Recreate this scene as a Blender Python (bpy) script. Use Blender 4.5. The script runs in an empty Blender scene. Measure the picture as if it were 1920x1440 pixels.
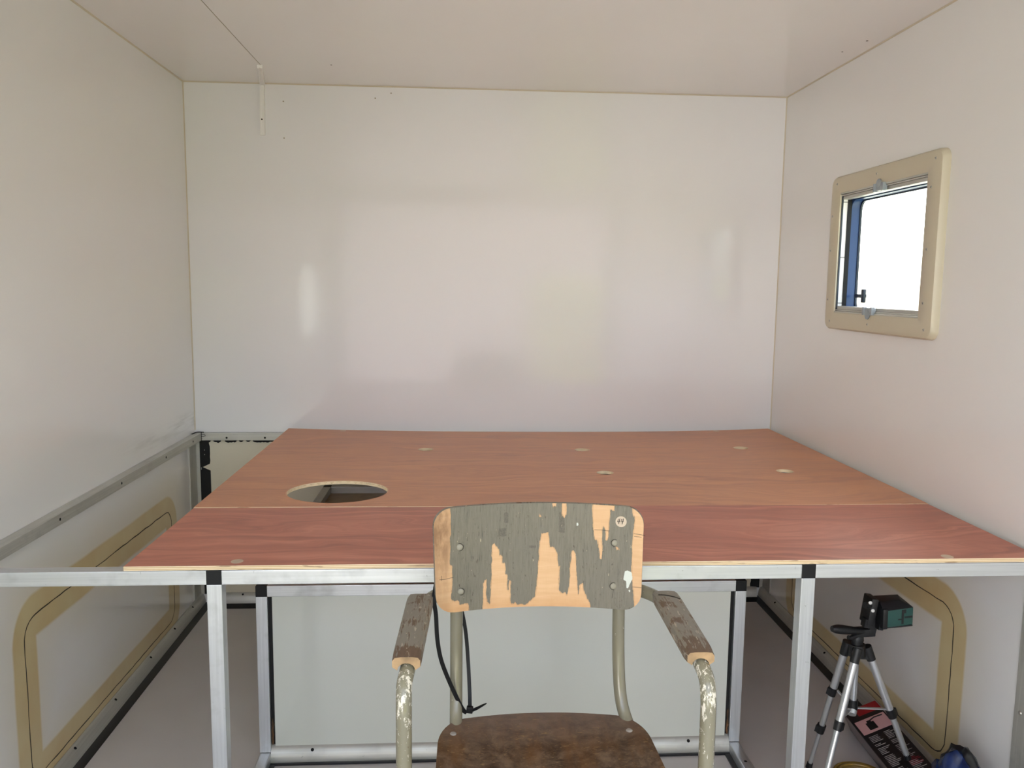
import bpy, bmesh, math, random
from mathutils import Vector, Matrix, Euler
random.seed(7)
S = bpy.context.scene
C = S.collection
PI = math.pi

# ------------------------------------------------------------------ camera, world, sun, exposure
cam_d = bpy.data.cameras.new('camera'); cam = bpy.data.objects.new('camera', cam_d); C.objects.link(cam)
YAW, PITCH, ROLL, FPX = 0.0629, 0.1206, 0.0116, 1529.33
f_ = Vector((math.sin(YAW)*math.cos(PITCH), math.cos(YAW)*math.cos(PITCH), -math.sin(PITCH)))
r_ = Vector((math.cos(YAW), -math.sin(YAW), 0)); u_ = r_.cross(f_)
cr, sr = math.cos(ROLL), math.sin(ROLL)
r2 = cr*r_ + sr*u_; u2 = -sr*r_ + cr*u_
m = Matrix((r2, u2, -f_)).transposed().to_4x4(); m.translation = Vector((0, 0, 1.3))
cam.matrix_world = m
cam_d.sensor_fit = 'HORIZONTAL'; cam_d.sensor_width = 36; cam_d.lens = 36*FPX/1920
cam_d.clip_start = 0.05; cam_d.clip_end = 200
S.camera = cam
S.view_settings.view_transform = 'Standard'; S.view_settings.look = 'None'
S.view_settings.gamma = 1; S.view_settings.use_curve_mapping = False
S.view_settings.exposure = -0.92
S.cycles.max_bounces = 12; S.cycles.diffuse_bounces = 8; S.cycles.glossy_bounces = 6
S.cycles.transmission_bounces = 8; S.cycles.transparent_max_bounces = 12
S.cycles.caustics_reflective = True; S.cycles.sample_clamp_indirect = 12

W = bpy.data.worlds.new('world'); S.world = W; W.use_nodes = True
nt = W.node_tree; nt.nodes.clear()
sky = nt.nodes.new('ShaderNodeTexSky'); sky.sky_type = 'NISHITA'; sky.sun_disc = False
sky.sun_elevation = math.radians(48); sky.sun_rotation = math.radians(8); sky.altitude = 100
sky.air_density = 1.0; sky.dust_density = 4.0; sky.ozone_density = 0.6
hs = nt.nodes.new('ShaderNodeHueSaturation'); hs.inputs['Saturation'].default_value = 0.55
bg = nt.nodes.new('ShaderNodeBackground'); bg.inputs['Strength'].default_value = 2.2
wo = nt.nodes.new('ShaderNodeOutputWorld')
nt.links.new(sky.outputs[0], hs.inputs['Color']); nt.links.new(hs.outputs[0], bg.inputs[0]); nt.links.new(bg.outputs[0], wo.inputs[0])
sun_d = bpy.data.lights.new('sun', 'SUN'); sun_d.energy = 26; sun_d.angle = 0.01; sun_d.color = (1, .97, .93)
sun = bpy.data.objects.new('sun', sun_d); C.objects.link(sun)
sun.rotation_euler = (-math.radians(42), 0, math.radians(-8))     # high behind the far wall: no beam enters
def portal(name, loc, rot, sx, sy):
    d = bpy.data.lights.new(name, 'AREA'); d.shape = 'RECTANGLE'; d.size = sx; d.size_y = sy; d.energy = 1
    d.cycles.is_portal = True
    o = bpy.data.objects.new(name, d); C.objects.link(o); o.location = loc; o.rotation_euler = rot

# ------------------------------------------------------------------ measures (metres)
D = 3.2386; XL = -1.0455; XR = 1.2727; ZC = 2.045; YR = -.35
YF = 1.6226; YS = 2.0567; YB = 3.205; ZT = 0.728; TXL = -0.674; TXR = 1.25
T = 0.030

# ------------------------------------------------------------------ material helpers
def srgb(r, g, b):
    f = lambda v: (v/255/12.92) if v/255 <= .04045 else ((v/255+.055)/1.055)**2.4
    return (f(r), f(g), f(b), 1)
class NM:
    def __init__(s, name, **k):
        s.m = bpy.data.materials.new(name); s.m.use_nodes = True; s.t = s.m.node_tree
        s.b = s.t.nodes['Principled BSDF']; s.out = s.t.nodes['Material Output']
        for a, v in k.items(): s.b.inputs[a.replace('_', ' ')].default_value = v
    def n(s, typ, ins=None, **props):
        x = s.t.nodes.new(typ)
        for a, v in props.items(): setattr(x, a, v)
        for a, v in (ins or {}).items(): s.put(v, x.inputs[a])
        return x
    def put(s, v, sock):
        if hasattr(v, 'is_output') or isinstance(v, bpy.types.NodeSocket): s.t.links.new(v, sock)
        else: sock.default_value = v
    def co(s, scale=(1, 1, 1), loc=(0, 0, 0)):
        g = s.n('ShaderNodeNewGeometry')
        mp = s.n('ShaderNodeMapping', {'Vector': g.outputs['Position'], 'Scale': scale, 'Location': loc})
        return mp.outputs[0]
    def noise(s, vec, scale=5., detail=4., rough=.5, dist=0.):
        return s.n('ShaderNodeTexNoise', {'Vector': vec, 'Scale': scale, 'Detail': detail, 'Roughness': rough, 'Distortion': dist}).outputs[0]
    def ramp(s, fac, stops):
        r = s.n('ShaderNodeValToRGB', {'Fac': fac}); e = r.color_ramp.elements
        while len(e) < len(stops): e.new(.5)
        for i, (p, c) in enumerate(stops): e[i].position = p; e[i].color = c if hasattr(c, '__len__') else (c, c, c, 1)
        return r.outputs[0]
    def math(s, op, a, b=0., c=None):
        x = s.n('ShaderNodeMath', operation=op); s.put(a, x.inputs[0]); s.put(b, x.inputs[1])
        if c is not None: s.put(c, x.inputs[2])
        return x.outputs[0]
    def mix(s, fac, a, b, mode='MIX'):
        x = s.n('ShaderNodeMix', data_type='RGBA', blend_type=mode)
        s.put(fac, x.inputs[0]); s.put(a, x.inputs[6]); s.put(b, x.inputs[7]); return x.outputs[2]
    def bump(s, h, strength=.2, dist=.001, prev=None):
        x = s.n('ShaderNodeBump', {'Height': h, 'Strength': strength, 'Distance': dist})
        if prev is not None: s.put(prev, x.inputs['Normal'])
        return x.outputs[0]
    def set(s, sock, v): s.put(v, s.b.inputs[sock]); return s

def gelcoat(name, base, tint, hatch=None, hatch2=False):
    w = NM(name, Roughness=.42, Coat_Weight=1., Coat_Roughness=.10, Coat_IOR=1.5)
    p = w.co()
    n1 = w.noise(p, 1.3, 3)
    col = w.mix(w.ramp(n1, [(.3, 0.), (.7, 1.)]), base, tint)
    if hatch:                                            # glue stain left round the cut service hatch: a rounded frame on the wall
        y0, y1, z0, z1, rad = hatch
        sp = w.n('ShaderNodeSeparateXYZ', {0: p})
        wob = w.math('MULTIPLY', w.math('SUBTRACT', w.noise(p, 5, 3), .5), .035)
        qy = w.math('SUBTRACT', w.math('ABSOLUTE', w.math('SUBTRACT', sp.outputs[1], (y0+y1)/2)), (y1-y0)/2-rad)
        qz = w.math('SUBTRACT', w.math('ABSOLUTE', w.math('SUBTRACT', sp.outputs[2], (z0+z1)/2)), (z1-z0)/2-rad)
        my, mz = w.math('MAXIMUM', qy, 0.), w.math('MAXIMUM', qz, 0.)
        ln = w.math('SQRT', w.math('ADD', w.math('MULTIPLY', my, my), w.math('MULTIPLY', mz, mz)))
        sd = w.math('SUBTRACT', w.math('ADD', ln, w.math('MINIMUM', w.math('MAXIMUM', qy, qz), 0.)), rad)
        ad = w.math('ADD', w.math('ABSOLUTE', sd), w.math('MULTIPLY', wob, .25))
        band = w.ramp(w.math('MULTIPLY', ad, 10.), [(.50, 1.), (.58, 0.)])
        stain = w.mix(w.ramp(w.noise(p, 7, 4), [(.35, 0.), (.75, 1.)]), srgb(212, 192, 138), srgb(200, 168, 106))
        halo = w.math('MULTIPLY', w.ramp(w.math('MULTIPLY', w.math('ADD', ad, w.math('MULTIPLY', wob, 2.)), 6.), [(.3, 1.), (1., 0.)]), .28)
        col = w.mix(halo, col, srgb(214, 196, 150))
        col = w.mix(w.math('MULTIPLY', band, .85), col, stain)
    if hatch:                                            # grey scuffs rubbed on the panel above the rail near the corner
        sm = w.ramp(w.noise(w.co((1, 5, 60)), 1.0, 4, .6), [(.45, 0.), (.65, 1.)])
        zb = w.math('SUBTRACT', 1., w.math('MINIMUM', 1., w.math('MULTIPLY', w.math('ABSOLUTE', w.math('SUBTRACT', sp.outputs[2], .765)), 22.)))
        yb = w.n('ShaderNodeMapRange', {0: sp.outputs[1], 1: 2.45, 2: 3.1, 3: 0., 4: .5}).outputs[0]
        xb = w.math('LESS_THAN', sp.outputs[0], 0.)
        col = w.mix(w.math('MULTIPLY', w.math('MULTIPLY', sm, xb), w.math('MULTIPLY', zb, yb)), col, srgb(150, 148, 144))
    w.set('Base Color', col)
    h = w.noise(p, 2.2, 2); h2 = w.noise(p, 14., 3)
    w.set('Normal', w.bump(h2, .12, .0006, w.bump(h, .5, .004)))
    w.set('Coat Normal', w.bump(h2, .10, .0005, w.bump(h, .4, .003)))
    return w.m
HATCH = (1.940, 2.945, .072, .482, .055)
M = {}
M['wall'] = gelcoat('white_gelcoat_panel', srgb(232, 232, 235), srgb(230, 229, 231))
M['wall_side'] = gelcoat('white_gelcoat_side_panel', srgb(234, 233, 233), srgb(232, 230, 228), HATCH)
M['ceil'] = gelcoat('white_gelcoat_ceiling', srgb(236, 232, 232), srgb(234, 230, 228))
def floor_mat():
    w = NM('glossy_white_floor', Roughness=.3, Coat_Weight=.4, Coat_Roughness=.15)
    p = w.co()
    col = w.mix(w.ramp(w.noise(p, 2.5, 4), [(.3, 0.), (.7, 1.)]), srgb(206, 201, 198), srgb(196, 190, 186))
    sc = w.ramp(w.noise(w.co((6, 40, 1)), 3, 5, .7), [(.70, 0.), (.74, 1.)])
    col = w.mix(w.math('MULTIPLY', sc, .22), col, srgb(90, 85, 82))
    w.set('Base Color', col); w.set('Normal', w.bump(w.noise(p, 60, 3), .1, .0005)); return w.m
M['floor'] = floor_mat()
def alu(name, axis, base=(196, 198, 200), rough=.34, metal=.85):
    w = NM(name, Metallic=metal, Roughness=rough)
    sc = [120, 120, 120]; sc[axis] = 2.2
    st = w.noise(w.co(tuple(sc)), 1.6, 4, .6)
    bl = w.noise(w.co(), 9, 4, .6)
    col = w.mix(w.ramp(st, [(.3, 0.), (.7, 1.)]), srgb(*base), srgb(*[min(255, v+18) for v in base]))
    col = w.mix(w.ramp(bl, [(.58, 0.), (.72, .35)]), col, srgb(150, 152, 150))
    sp = w.ramp(w.noise(w.co(), 70, 3, .7), [(.70, 0.), (.76, .5)])
    col = w.mix(sp, col, srgb(96, 98, 98))
    w.set('Base Color', col); w.set('Roughness', w.ramp(bl, [(.3, rough-.05), (.75, rough+.18)]))
    w.set('Normal', w.bump(st, .12, .0004)); return w.m
for i, a in enumerate('xyz'): M['alu_'+a] = alu('brushed_aluminium_'+a, i)
for i, a in enumerate('xyz'): M['dull_'+a] = alu('dull_oxidised_aluminium_'+a, i, (186, 185, 178), .42, .55)
def plain(name, rgb, rough=.5, metal=0., nb=0., ns=80., var=.0, **k):
    w = NM(name, Roughness=rough, Metallic=metal, **k)
    p = w.co()
    if var: w.set('Base Color', w.mix(w.ramp(w.noise(p, 25, 4), [(.35, 0.), (.7, 1.)]), srgb(*rgb), srgb(*[v*(1-var) for v in rgb])))
    else: w.b.inputs['Base Color'].default_value = srgb(*rgb)
    if nb: w.set('Normal', w.bump(w.noise(p, ns, 3), nb, .0006))
    return w.m
M['black'] = plain('black_plastic', (17, 17, 19), .5, nb=.1, Specular_IOR_Level=.3)
M['rubber'] = plain('black_rubber_sealant', (14, 13, 13), .75, nb=.5, ns=60)
M['rubber_gloss'] = plain('black_rubber_gasket', (20, 20, 22), .32)
M['dark'] = plain('dark_seam', (46, 40, 32), .8)
M['hole'] = plain('dark_hole', (12, 11, 11), .9)
M['steel'] = plain('zinc_screw', (190, 188, 184), .3, .9)
M['cream'] = plain('cream_plastic_frame', (200, 191, 168), .36, nb=.06, ns=200)
M['white_plastic'] = plain('white_plastic_channel', (240, 239, 238), .4)
M['cleargrey'] = plain('grey_translucent_clip', (190, 200, 206), .2, var=.15, Transmission_Weight=.35)
M['blueframe'] = plain('sky_reflection_blue_frame', (34, 64, 112), .3, nb=.02)  # sky reflected in the sash frame is painted in as blue
M['navy'] = plain('dark_navy_plastic', (20, 30, 48), .3)
M['panelwhite'] = plain('white_composite_panel', (206, 208, 199), .3, nb=.05, ns=12, Coat_Weight=.5, Coat_Roughness=.1)
M['caulk'] = plain('grey_sealant_bead', (150, 142, 125), .6, nb=.3)
def glass():
    w = NM('clear_acrylic_pane', Roughness=.02, IOR=1.45); w.t.nodes.remove(w.b)
    tr = w.n('ShaderNodeBsdfTransparent', {'Color': (.94, .97, .98, 1)}); gl = w.n('ShaderNodeBsdfGlossy', {'Roughness': .03})
    mx = w.n('ShaderNodeMixShader', {0: .07, 1: tr.outputs[0], 2: gl.outputs[0]})
    w.t.links.new(mx.outputs[0], w.out.inputs[0]); return w.m
M['glass'] = glass()
def ply(name, a, b, c):
    w = NM(name, Roughness=.42, Specular_IOR_Level=.45)
    warp = w.noise(w.co((1.0, 3.0, 1)), 1.6, 3)
    v = w.n('ShaderNodeVectorMath', {0: w.co((1.3, 22, 1)), 1: w.n('ShaderNodeCombineXYZ', {1: w.math('MULTIPLY', warp, 9.)}).outputs[0]}, operation='ADD').outputs[0]
    g1 = w.noise(v, 1.6, 6, .62)
    col = w.ramp(g1, [(.34, srgb(*a)), (.5, srgb(*b)), (.64, srgb(*c))])
    pores = w.ramp(w.noise(w.co((9, 260, 1)), 2.0, 3, .6), [(.60, 0.), (.70, .45)])
    col = w.mix(pores, col, srgb(*[x*.72 for x in a]))
    broad = w.ramp(w.noise(w.co((.7, 1.6, 1), (3, 1, 0)), 1.4, 2), [(.3, 0.), (.75, .45)])
    col = w.mix(broad, col, srgb(*c))
    w.set('Base Color', col); w.set('Normal', w.bump(g1, .06, .0006, w.bump(w.noise(w.co((9, 260, 1)), 2, 3), .08, .0003)))
    w.set('Roughness', w.ramp(g1, [(.3, .36), (.7, .48)])); return w.m
M['ply_rear'] = ply('orange_brown_plywood', (182, 120, 86), (200, 138, 102), (212, 152, 114))
M['ply_front'] = ply('reddish_plywood', (158, 88, 70), (184, 112, 92), (204, 134, 112))
def ply_edge():
    w = NM('pale_plywood_edge', Roughness=.6)
    sp = w.n('ShaderNodeSeparateXYZ', {0: w.n('ShaderNodeTexCoord').outputs['UV']})
    lay = w.math('FRACT', w.math('MULTIPLY', sp.outputs[1], 2.5))
    col = w.mix(w.ramp(lay, [(.42, 0.), (.5, 1.)]), srgb(242, 222, 188), srgb(204, 172, 128))
    g = w.ramp(w.noise(w.co((5, 60, 60)), 4, 4), [(.62, 0.), (.68, .6)])
    w.set('Base Color', w.mix(g, col, srgb(128, 92, 60))); return w.m
M['ply_edge'] = ply_edge()
M['cut'] = plain('pale_cut_plywood', (240, 216, 178), .6, var=.12)
M['plug'] = plain('pale_filler_plug', (214, 190, 166), .6, var=.12)

# ------------------------------------------------------------------ mesh helpers
def obj(name, bm, mat=None, parent=None, smooth=False, mats=None, bevel=0, angle=35):
    """link one mesh; bm is in world metres, moved into the parent's space"""
    if bevel: bm_bevel(bm, bevel)
    base = root_loc(parent)
    bmesh.ops.translate(bm, verts=bm.verts, vec=-base)
    bmesh.ops.recalc_face_normals(bm, faces=bm.faces)
    me = bpy.data.meshes.new(name); bm.to_mesh(me); bm.free()
    for x in (mats or [mat]):
        if x: me.materials.append(x)
    if smooth:
        me.polygons.foreach_set('use_smooth', [True]*len(me.polygons)); me.set_sharp_from_angle(angle=math.radians(angle))
    o = bpy.data.objects.new(name, me); C.objects.link(o); o.parent = parent
    return o
def root_loc(p):
    v = Vector((0, 0, 0))
    while p: v += p.location; p = p.parent
    return v
def thing(name, label, cat, loc, group=None):
    o = bpy.data.objects.new(name, None); C.objects.link(o); o.location = loc; o.empty_display_size = .05
    o['label'] = label; o['category'] = cat
    if group: o['group'] = group
    return o
def tag(o, label, cat, group=None):
    o['label'] = label; o['category'] = cat
    if group: o['group'] = group
    return o
def struct(o, label=None, cat=None):
    o['kind'] = 'structure'
    if label: o['label'] = label
    if cat: o['category'] = cat
    return o
def NB(): return bmesh.new()
def box(bm, x0, x1, y0, y1, z0, z1, mi=0):
    v = [bm.verts.new(p) for p in ((x0, y0, z0), (x1, y0, z0), (x1, y1, z0), (x0, y1, z0), (x0, y0, z1), (x1, y0, z1), (x1, y1, z1), (x0, y1, z1))]
    fs = [bm.faces.new([v[i] for i in q]) for q in ((0, 3, 2, 1), (4, 5, 6, 7), (0, 1, 5, 4), (1, 2, 6, 5), (2, 3, 7, 6), (3, 0, 4, 7))]
    for f in fs: f.material_index = mi
    return v
def bm_bevel(bm, w, seg=2):
    bmesh.ops.remove_doubles(bm, verts=bm.verts, dist=1e-6)
    bmesh.ops.recalc_face_normals(bm, faces=bm.faces)
    es = [e for e in bm.edges if len(e.link_faces) == 2 and e.calc_face_angle(0) > .6]
    bmesh.ops.bevel(bm, geom=es, offset=w, segments=seg, affect='EDGES', profile=.6)
def catmull(pts, n=8):
    P = [Vector(p) for p in pts]; P = [2*P[0]-P[1]]+P+[2*P[-1]-P[-2]]; out = []
    for i in range(1, len(P)-2):
        for k in range(n):
            t = k/n; a, b, c, d = P[i-1:i+3]
            out.append(.5*((2*b)+(c-a)*t+(2*a-5*b+4*c-d)*t*t+(3*b-a-3*c+d)*t**3))
    return out+[P[-2]]
def sweep(bm, path, section, up=None, cap=True, closed=False, radii=None, mi=0):
    """section: list of (a,b) offsets along side and up vectors"""
    P = [Vector(p) for p in path]; n = len(P); rings = []; prev = None
    for i, p in enumerate(P):
        a = P[(i-1) % n] if (closed or i > 0) else p
        b = P[(i+1) % n] if (closed or i < n-1) else p
        t = (b-a).normalized()
        if up is not None: nrm = Vector(up); nrm = (nrm-t*nrm.dot(t)).normalized()
        elif prev is None:
            nrm = t.orthogonal().normalized()
        else: nrm = (prev-t*prev.dot(t)).normalized()
        prev = nrm; side = t.cross(nrm); k = radii[i] if radii else 1
        rings.append([bm.verts.new(p+side*s*k+nrm*u*k) for s, u in section])
    m_ = len(section)
    for i in range(n if closed else n-1):
        A, B = rings[i], rings[(i+1) % n]
        for j in range(m_):
            f = bm.faces.new((A[j], A[(j+1) % m_], B[(j+1) % m_], B[j])); f.material_index = mi
    if cap and not closed:
        bm.faces.new(rings[0][::-1]).material_index = mi; bm.faces.new(rings[-1]).material_index = mi
def circ(r, n=12, ry=None): return [(r*math.cos(2*PI*i/n), (ry or r)*math.sin(2*PI*i/n)) for i in range(n)]
def rect(w, h): return [(-w/2, -h/2), (w/2, -h/2), (w/2, h/2), (-w/2, h/2)]
def tube(bm, path, r, n=14, smooth_n=0, **k): sweep(bm, catmull(path, smooth_n) if smooth_n else path, circ(r, n), **k)
def rod(bm, a, b, r, r2=None, n=14, mi=0): sweep(bm, [a, b], circ(1, n), radii=[r, r2 or r], mi=mi)
def frame_to(axis):
    z = Vector(axis).normalized(); x = z.orthogonal().normalized(); return Matrix((x, z.cross(x), z)).transposed()
def disc(bm, c, axis, r, h, n=16, dome=False, mi=0):
    R = frame_to(axis); c = Vector(c)
    prof = [(r, 0), (r, h)] if not dome else [(r, 0), (r*.98, h*.3), (r*.8, h*.72), (r*.45, h*.95)]
    rings = [[bm.verts.new(c+R@Vector((q*math.cos(2*PI*i/n), q*math.sin(2*PI*i/n), z))) for i in range(n)] for q, z in prof]
    for A, B in zip(rings, rings[1:]):
        for i in range(n): bm.faces.new((A[i], A[(i+1) % n], B[(i+1) % n], B[i])).material_index = mi
    bm.faces.new(rings[-1]).material_index = mi; bm.faces.new(rings[0][::-1]).material_index = mi
def boxrot(bm, c, size, R, mi=0):
    sx, sy, sz = [s/2 for s in size]; vs = box(bm, -sx, sx, -sy, sy, -sz, sz, mi)
    for v in vs: v.co = Vector(c)+R@v.co
    return vs

# ------------------------------------------------------------------ the shell
TH = .035
def slab(name, boxes, mat, bevel=0):
    bm = NB()
    for b in boxes: box(bm, *b)
    return struct(obj(name, bm, mat, bevel=bevel))
WY0, WY1, WZ0, WZ1 = 2.163, 2.698, 1.209, 1.628          # cut-out in the right wall
LY0, LY1, LZ0, LZ1 = .34, 1.12, .95, 1.40                # cut-out in the left wall
floor = slab('floor', [(XL-TH, XR+TH, YR, D+TH, -.06, 0)], M['floor'])
ceiling = slab('ceiling', [(XL-TH, XR+TH, YR, D+TH, ZC, ZC+.05)], M['ceil'])
wall_back = slab('wall_back', [(XL-TH, XR+TH, D, D+TH, 0, ZC)], M['wall'])
wall_right = slab('wall_right', [(XR, XR+TH, YR, WY0, 0, ZC), (XR, XR+TH, WY1, D, 0, ZC), (XR, XR+TH, WY0, WY1, 0, WZ0), (XR, XR+TH, WY0, WY1, WZ1, ZC)], M['wall_side'])
wall_left = slab('wall_left', [(XL-TH, XL, YR, LY0, 0, ZC), (XL-TH, XL, LY1, D, 0, ZC), (XL-TH, XL, LY0, LY1, 0, LZ0), (XL-TH, XL, LY0, LY1, LZ1, ZC)], M['wall_side'])
# entrance wall behind the photographer with the wide doorway
DX0, DX1, DZ1 = -1.02, 1.245, 2.02
wall_front = slab('wall_front', [(XL-TH, DX0, YR-TH, YR, 0, ZC), (DX1, XR+TH, YR-TH, YR, 0, ZC), (DX0, DX1, YR-TH, YR, DZ1, ZC)], M['wall'])
bm = NB()
for b in ((DX0, DX0+.04, YR-.05, YR+.012, 0, DZ1), (DX1-.04, DX1, YR-.05, YR+.012, 0, DZ1), (DX0+.04, DX1-.04, YR-.05, YR+.012, DZ1-.04, DZ1), (DX0+.04, DX1-.04, YR-.05, YR+.012, 0, .025)): box(bm, *b)
struct(obj('door_1', bm, M['alu_z'], bevel=.002), 'open rear doorway with aluminium frame behind the camera', 'doorway')
portal('doorway_portal', ((DX0+DX1)/2, YR-.06, DZ1/2), (PI/2, 0, PI), DX1-DX0, DZ1)
portal('window_portal_right', (XR+.07, (WY0+WY1)/2, (WZ0+WZ1)/2), (PI/2, 0, PI/2), WY1-WY0, WZ1-WZ0)
portal('window_portal_left', (XL-.05, (LY0+LY1)/2, (LZ0+LZ1)/2), (PI/2, 0, -PI/2), LY1-LY0, LZ1-LZ0)
# seam between the two ceiling sheets
bm = NB(); box(bm, -.6965, -.6945, YR, 2.975, ZC-.0006, ZC+.001); obj('ceiling_seam', bm, M['caulk'], ceiling)
# sealant beads in the corners
def bead(name, a, b, r, parent, mat='caulk'):
    bm = NB(); rod(bm, a, b, r, n=8); return obj(name, bm, M[mat], parent, smooth=True)
M['bead'] = plain('cream_sealant_bead', (206, 196, 176), .5, nb=.2)
bead('sealant_bead', (XL, D, ZC), (XR, D, ZC), .004, wall_back, 'bead')
bead('sealant_bead', (XL, D, .72), (XL, D, ZC), .0035, wall_back, 'bead')
bead('sealant_bead', (XR, D, .72), (XR, D, ZC), .0035, wall_back, 'bead')
bead('sealant_bead', (XL, YR, ZC), (XL, D, ZC), .004, wall_left, 'bead')
bead('sealant_bead', (XR, YR, ZC), (XR, D, ZC), .004, wall_right, 'bead')
# pinholes and specks on the panels
def speck(parent, pts, ax, r=.0022, mat='dark'):
    for p in pts:
        bm = NB(); disc(bm, p, ax, r, .0006, 8); obj('pinhole', bm, M[mat], parent)
speck(wall_back, [(-.675, D-.0003, 1.98), (-.675, D-.0003, 1.845), (-.27, D-.0003, 2.02), (-.33, D-.0003, 2.0)], (0, -1, 0), .0028, 'caulk')
speck(ceiling, [(1.20, 2.62, ZC-.0003), (1.22, 2.5, ZC-.0003), (-.45, 2.95, ZC-.0003)], (0, 0, -1), .003)
# hatch seams cut into the two side walls
def hatch_seam(parent, x, sgn):
    y0, y1, z0, z1, r = HATCH; pts = []
    for (cy, cz, a0) in ((y0+r, z1-r, PI/2), (y0+r, z0+r, PI), (y1-r, z0+r, 1.5*PI), (y1-r, z1-r, 0)):
        for k in range(7):
            a = a0+k*PI/12; pts.append((cy+r*math.cos(a), cz+r*math.sin(a)))
    dense = []
    for i in range(len(pts)):
        a, b = pts[i], pts[(i+1) % len(pts)]; L = math.dist(a, b); n = max(1, int(L/.03))
        for k in range(n): dense.append((x, a[0]+(b[0]-a[0])*k/n+random.uniform(-.0012, .0012), a[1]+(b[1]-a[1])*k/n+random.uniform(-.0012, .0012)))
    bm = NB(); n = len(dense)
    sweep(bm, dense, rect(.0008, .0024), up=None, closed=True) if False else None
    rings = []
    for i, p in enumerate(dense):
        a, b = Vector(dense[i-1]), Vector(dense[(i+1) % n]); t = (b-a).normalized(); s = Vector((1, 0, 0)).cross(t)
        w = .0010+.0008*random.random(); p = Vector(p)
        rings.append([bm.verts.new(p+s*w+Vector((sgn*h, 0, 0))) for h in (-.001, .0005)]+[bm.verts.new(p-s*w+Vector((sgn*h, 0, 0))) for h in (.0005, -.001)])
    for i in range(n):
        A, B = rings[i], rings[(i+1) % n]
        for j in range(4): bm.faces.new((A[j], A[(j+1) % 4], B[(j+1) % 4], B[j]))
    obj('hatch_seam', bm, M['dark'], parent)
hatch_seam(wall_left, XL, 1); hatch_seam(wall_right, XR, -1)

# ---- cable channel at the top left of the back wall: ceiling leg and wall leg
tr = struct(bpy.data.objects.new('trim_1', None), 'short white cable channel running from ceiling down the back wall', 'cable channel'); C.objects.link(tr); tr.location = (-.75, D, ZC)
bm = NB(); sweep(bm, [(-.698, 2.975, ZC-.006), (-.751, D-.004, ZC-.006)], [(-.010, -.006), (.010, -.006), (.008, .006), (.003, .006), (.0025, .004), (-.0025, .004), (-.003, .006), (-.008, .006)], up=(0, 0, -1)); obj('channel_cover', bm, M['white_plastic'], tr)
bm = NB(); sweep(bm, [(-.751, D-.006, ZC-.001), (-.754, D-.006, 1.853)], [(-.010, -.006), (.010, -.006), (.008, .006), (.003, .006), (.0025, .004), (-.0025, .004), (-.003, .006), (-.008, .006)], up=(0, -1, 0)); obj('channel_cover', bm, M['white_plastic'], tr)
bm = NB(); disc(bm, (-.7535, D-.012, 1.91), (0, -1, 0), .003, .001, 10); obj('screw', bm, M['dark'], tr)

# ---- aluminium rails along the walls
def sq_rail(n, x0, x1, y0, y1, z0, z1, mat, holes=(), axis=None, label=None):
    r = bpy.data.objects.new('trim_%d' % n, None); C.objects.link(r); r.location = (x0, y0, z0); r['kind'] = 'structure'
    r['label'] = label; r['category'] = 'rail'
    bm = NB(); box(bm, x0, x1, y0, y1, z0, z1); obj('rail_tube', bm, M[mat], r, bevel=.0015)
    for h in holes:
        bm = NB(); disc(bm, h, axis, .0042, .0004, 12); obj('screw_hole', bm, M['hole'], r)
    return r
RZ0, RZ1 = .681, .711
sq_rail(2, XL, XL+T, YF+T, D-.001, RZ0, RZ1, 'dull_y', [(XL+T-.0001, y, .696) for y in (1.72, 2.083, 2.463, 2.834, 3.12)], (1, 0, 0), 'aluminium bearer rail with holes along the left wall')
sq_rail(3, XL+T, XR-T, D-T*.7, D-.001, RZ0, RZ1, 'dull_x', [(x, D-T*.7+.0001, .692) for x in (-.918, -.77, -.5, -.2)], (0, -1, 0), 'aluminium bearer rail along the back wall, mostly hidden by the plywood')
sq_rail(4, XR-T, XR, YF+T, D-.001, RZ0, RZ1, 'dull_y', [], (1, 0, 0), 'aluminium bearer rail along the right wall under the plywood')
# cove-shaped skirting profiles on the floor, with a black rubber strip beside them
def skirting(n, a, b, out, mat, label, holes=(), h=.052, w=.020, gask=.020):
    """profile running from a to b on the floor against a wall; out = unit vector into the room"""
    a, b, o = Vector(a), Vector(b), Vector(out)
    r = bpy.data.objects.new('baseboard_'+n, None); C.objects.link(r); r.location = a; r['kind'] = 'structure'; r['label'] = label; r['category'] = 'floor profile'
    sec = [(0, h), (.004, h+.002), (.010, h-.001), (.016, h*.72), (w, h*.38), (w+.001, .008), (w, 0), (0, 0)]
    def ex(sec, name, m_):
        bm = NB(); ra = [bm.verts.new(a+o*s+Vector((0, 0, z))) for s, z in sec]; rb = [bm.verts.new(b+o*s+Vector((0, 0, z))) for s, z in sec]; k = len(sec)
        for j in range(k): bm.faces.new((ra[j], ra[(j+1) % k], rb[(j+1) % k], rb[j]))
        bm.faces.new(ra); bm.faces.new(rb); return obj(name, bm, m_, r, smooth=True, angle=50)
    ex(sec, 'profile', M[mat])
    ex([(w, 0), (w, .014), (w+gask*.5, .009), (w+gask, .0015), (w+gask, 0)], 'rubber_gasket', M['rubber_gloss'])
    d = (b-a).normalized()
    for s in holes:
        c = a+d*s+o*.0125+Vector((0, 0, h*.93)); bm = NB(); disc(bm, c, o*.75+Vector((0, 0, 1)), .0042, .0012, 10); obj('screw_hole', bm, M['hole'], r)
skirting('left', (XL, YR, 0), (XL, D, 0), (1, 0, 0), 'dull_y', 'dull aluminium floor profile with black gasket along the left wall', [s-YR for s in (2.13, 2.39, 2.67, 2.9, 3.1)])
skirting('right', (XR, 1.72, 0), (XR, D, 0), (-1, 0, 0), 'dull_y', 'dull aluminium floor profile with black gasket along the right wall', [.5, .9, 1.35])
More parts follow.
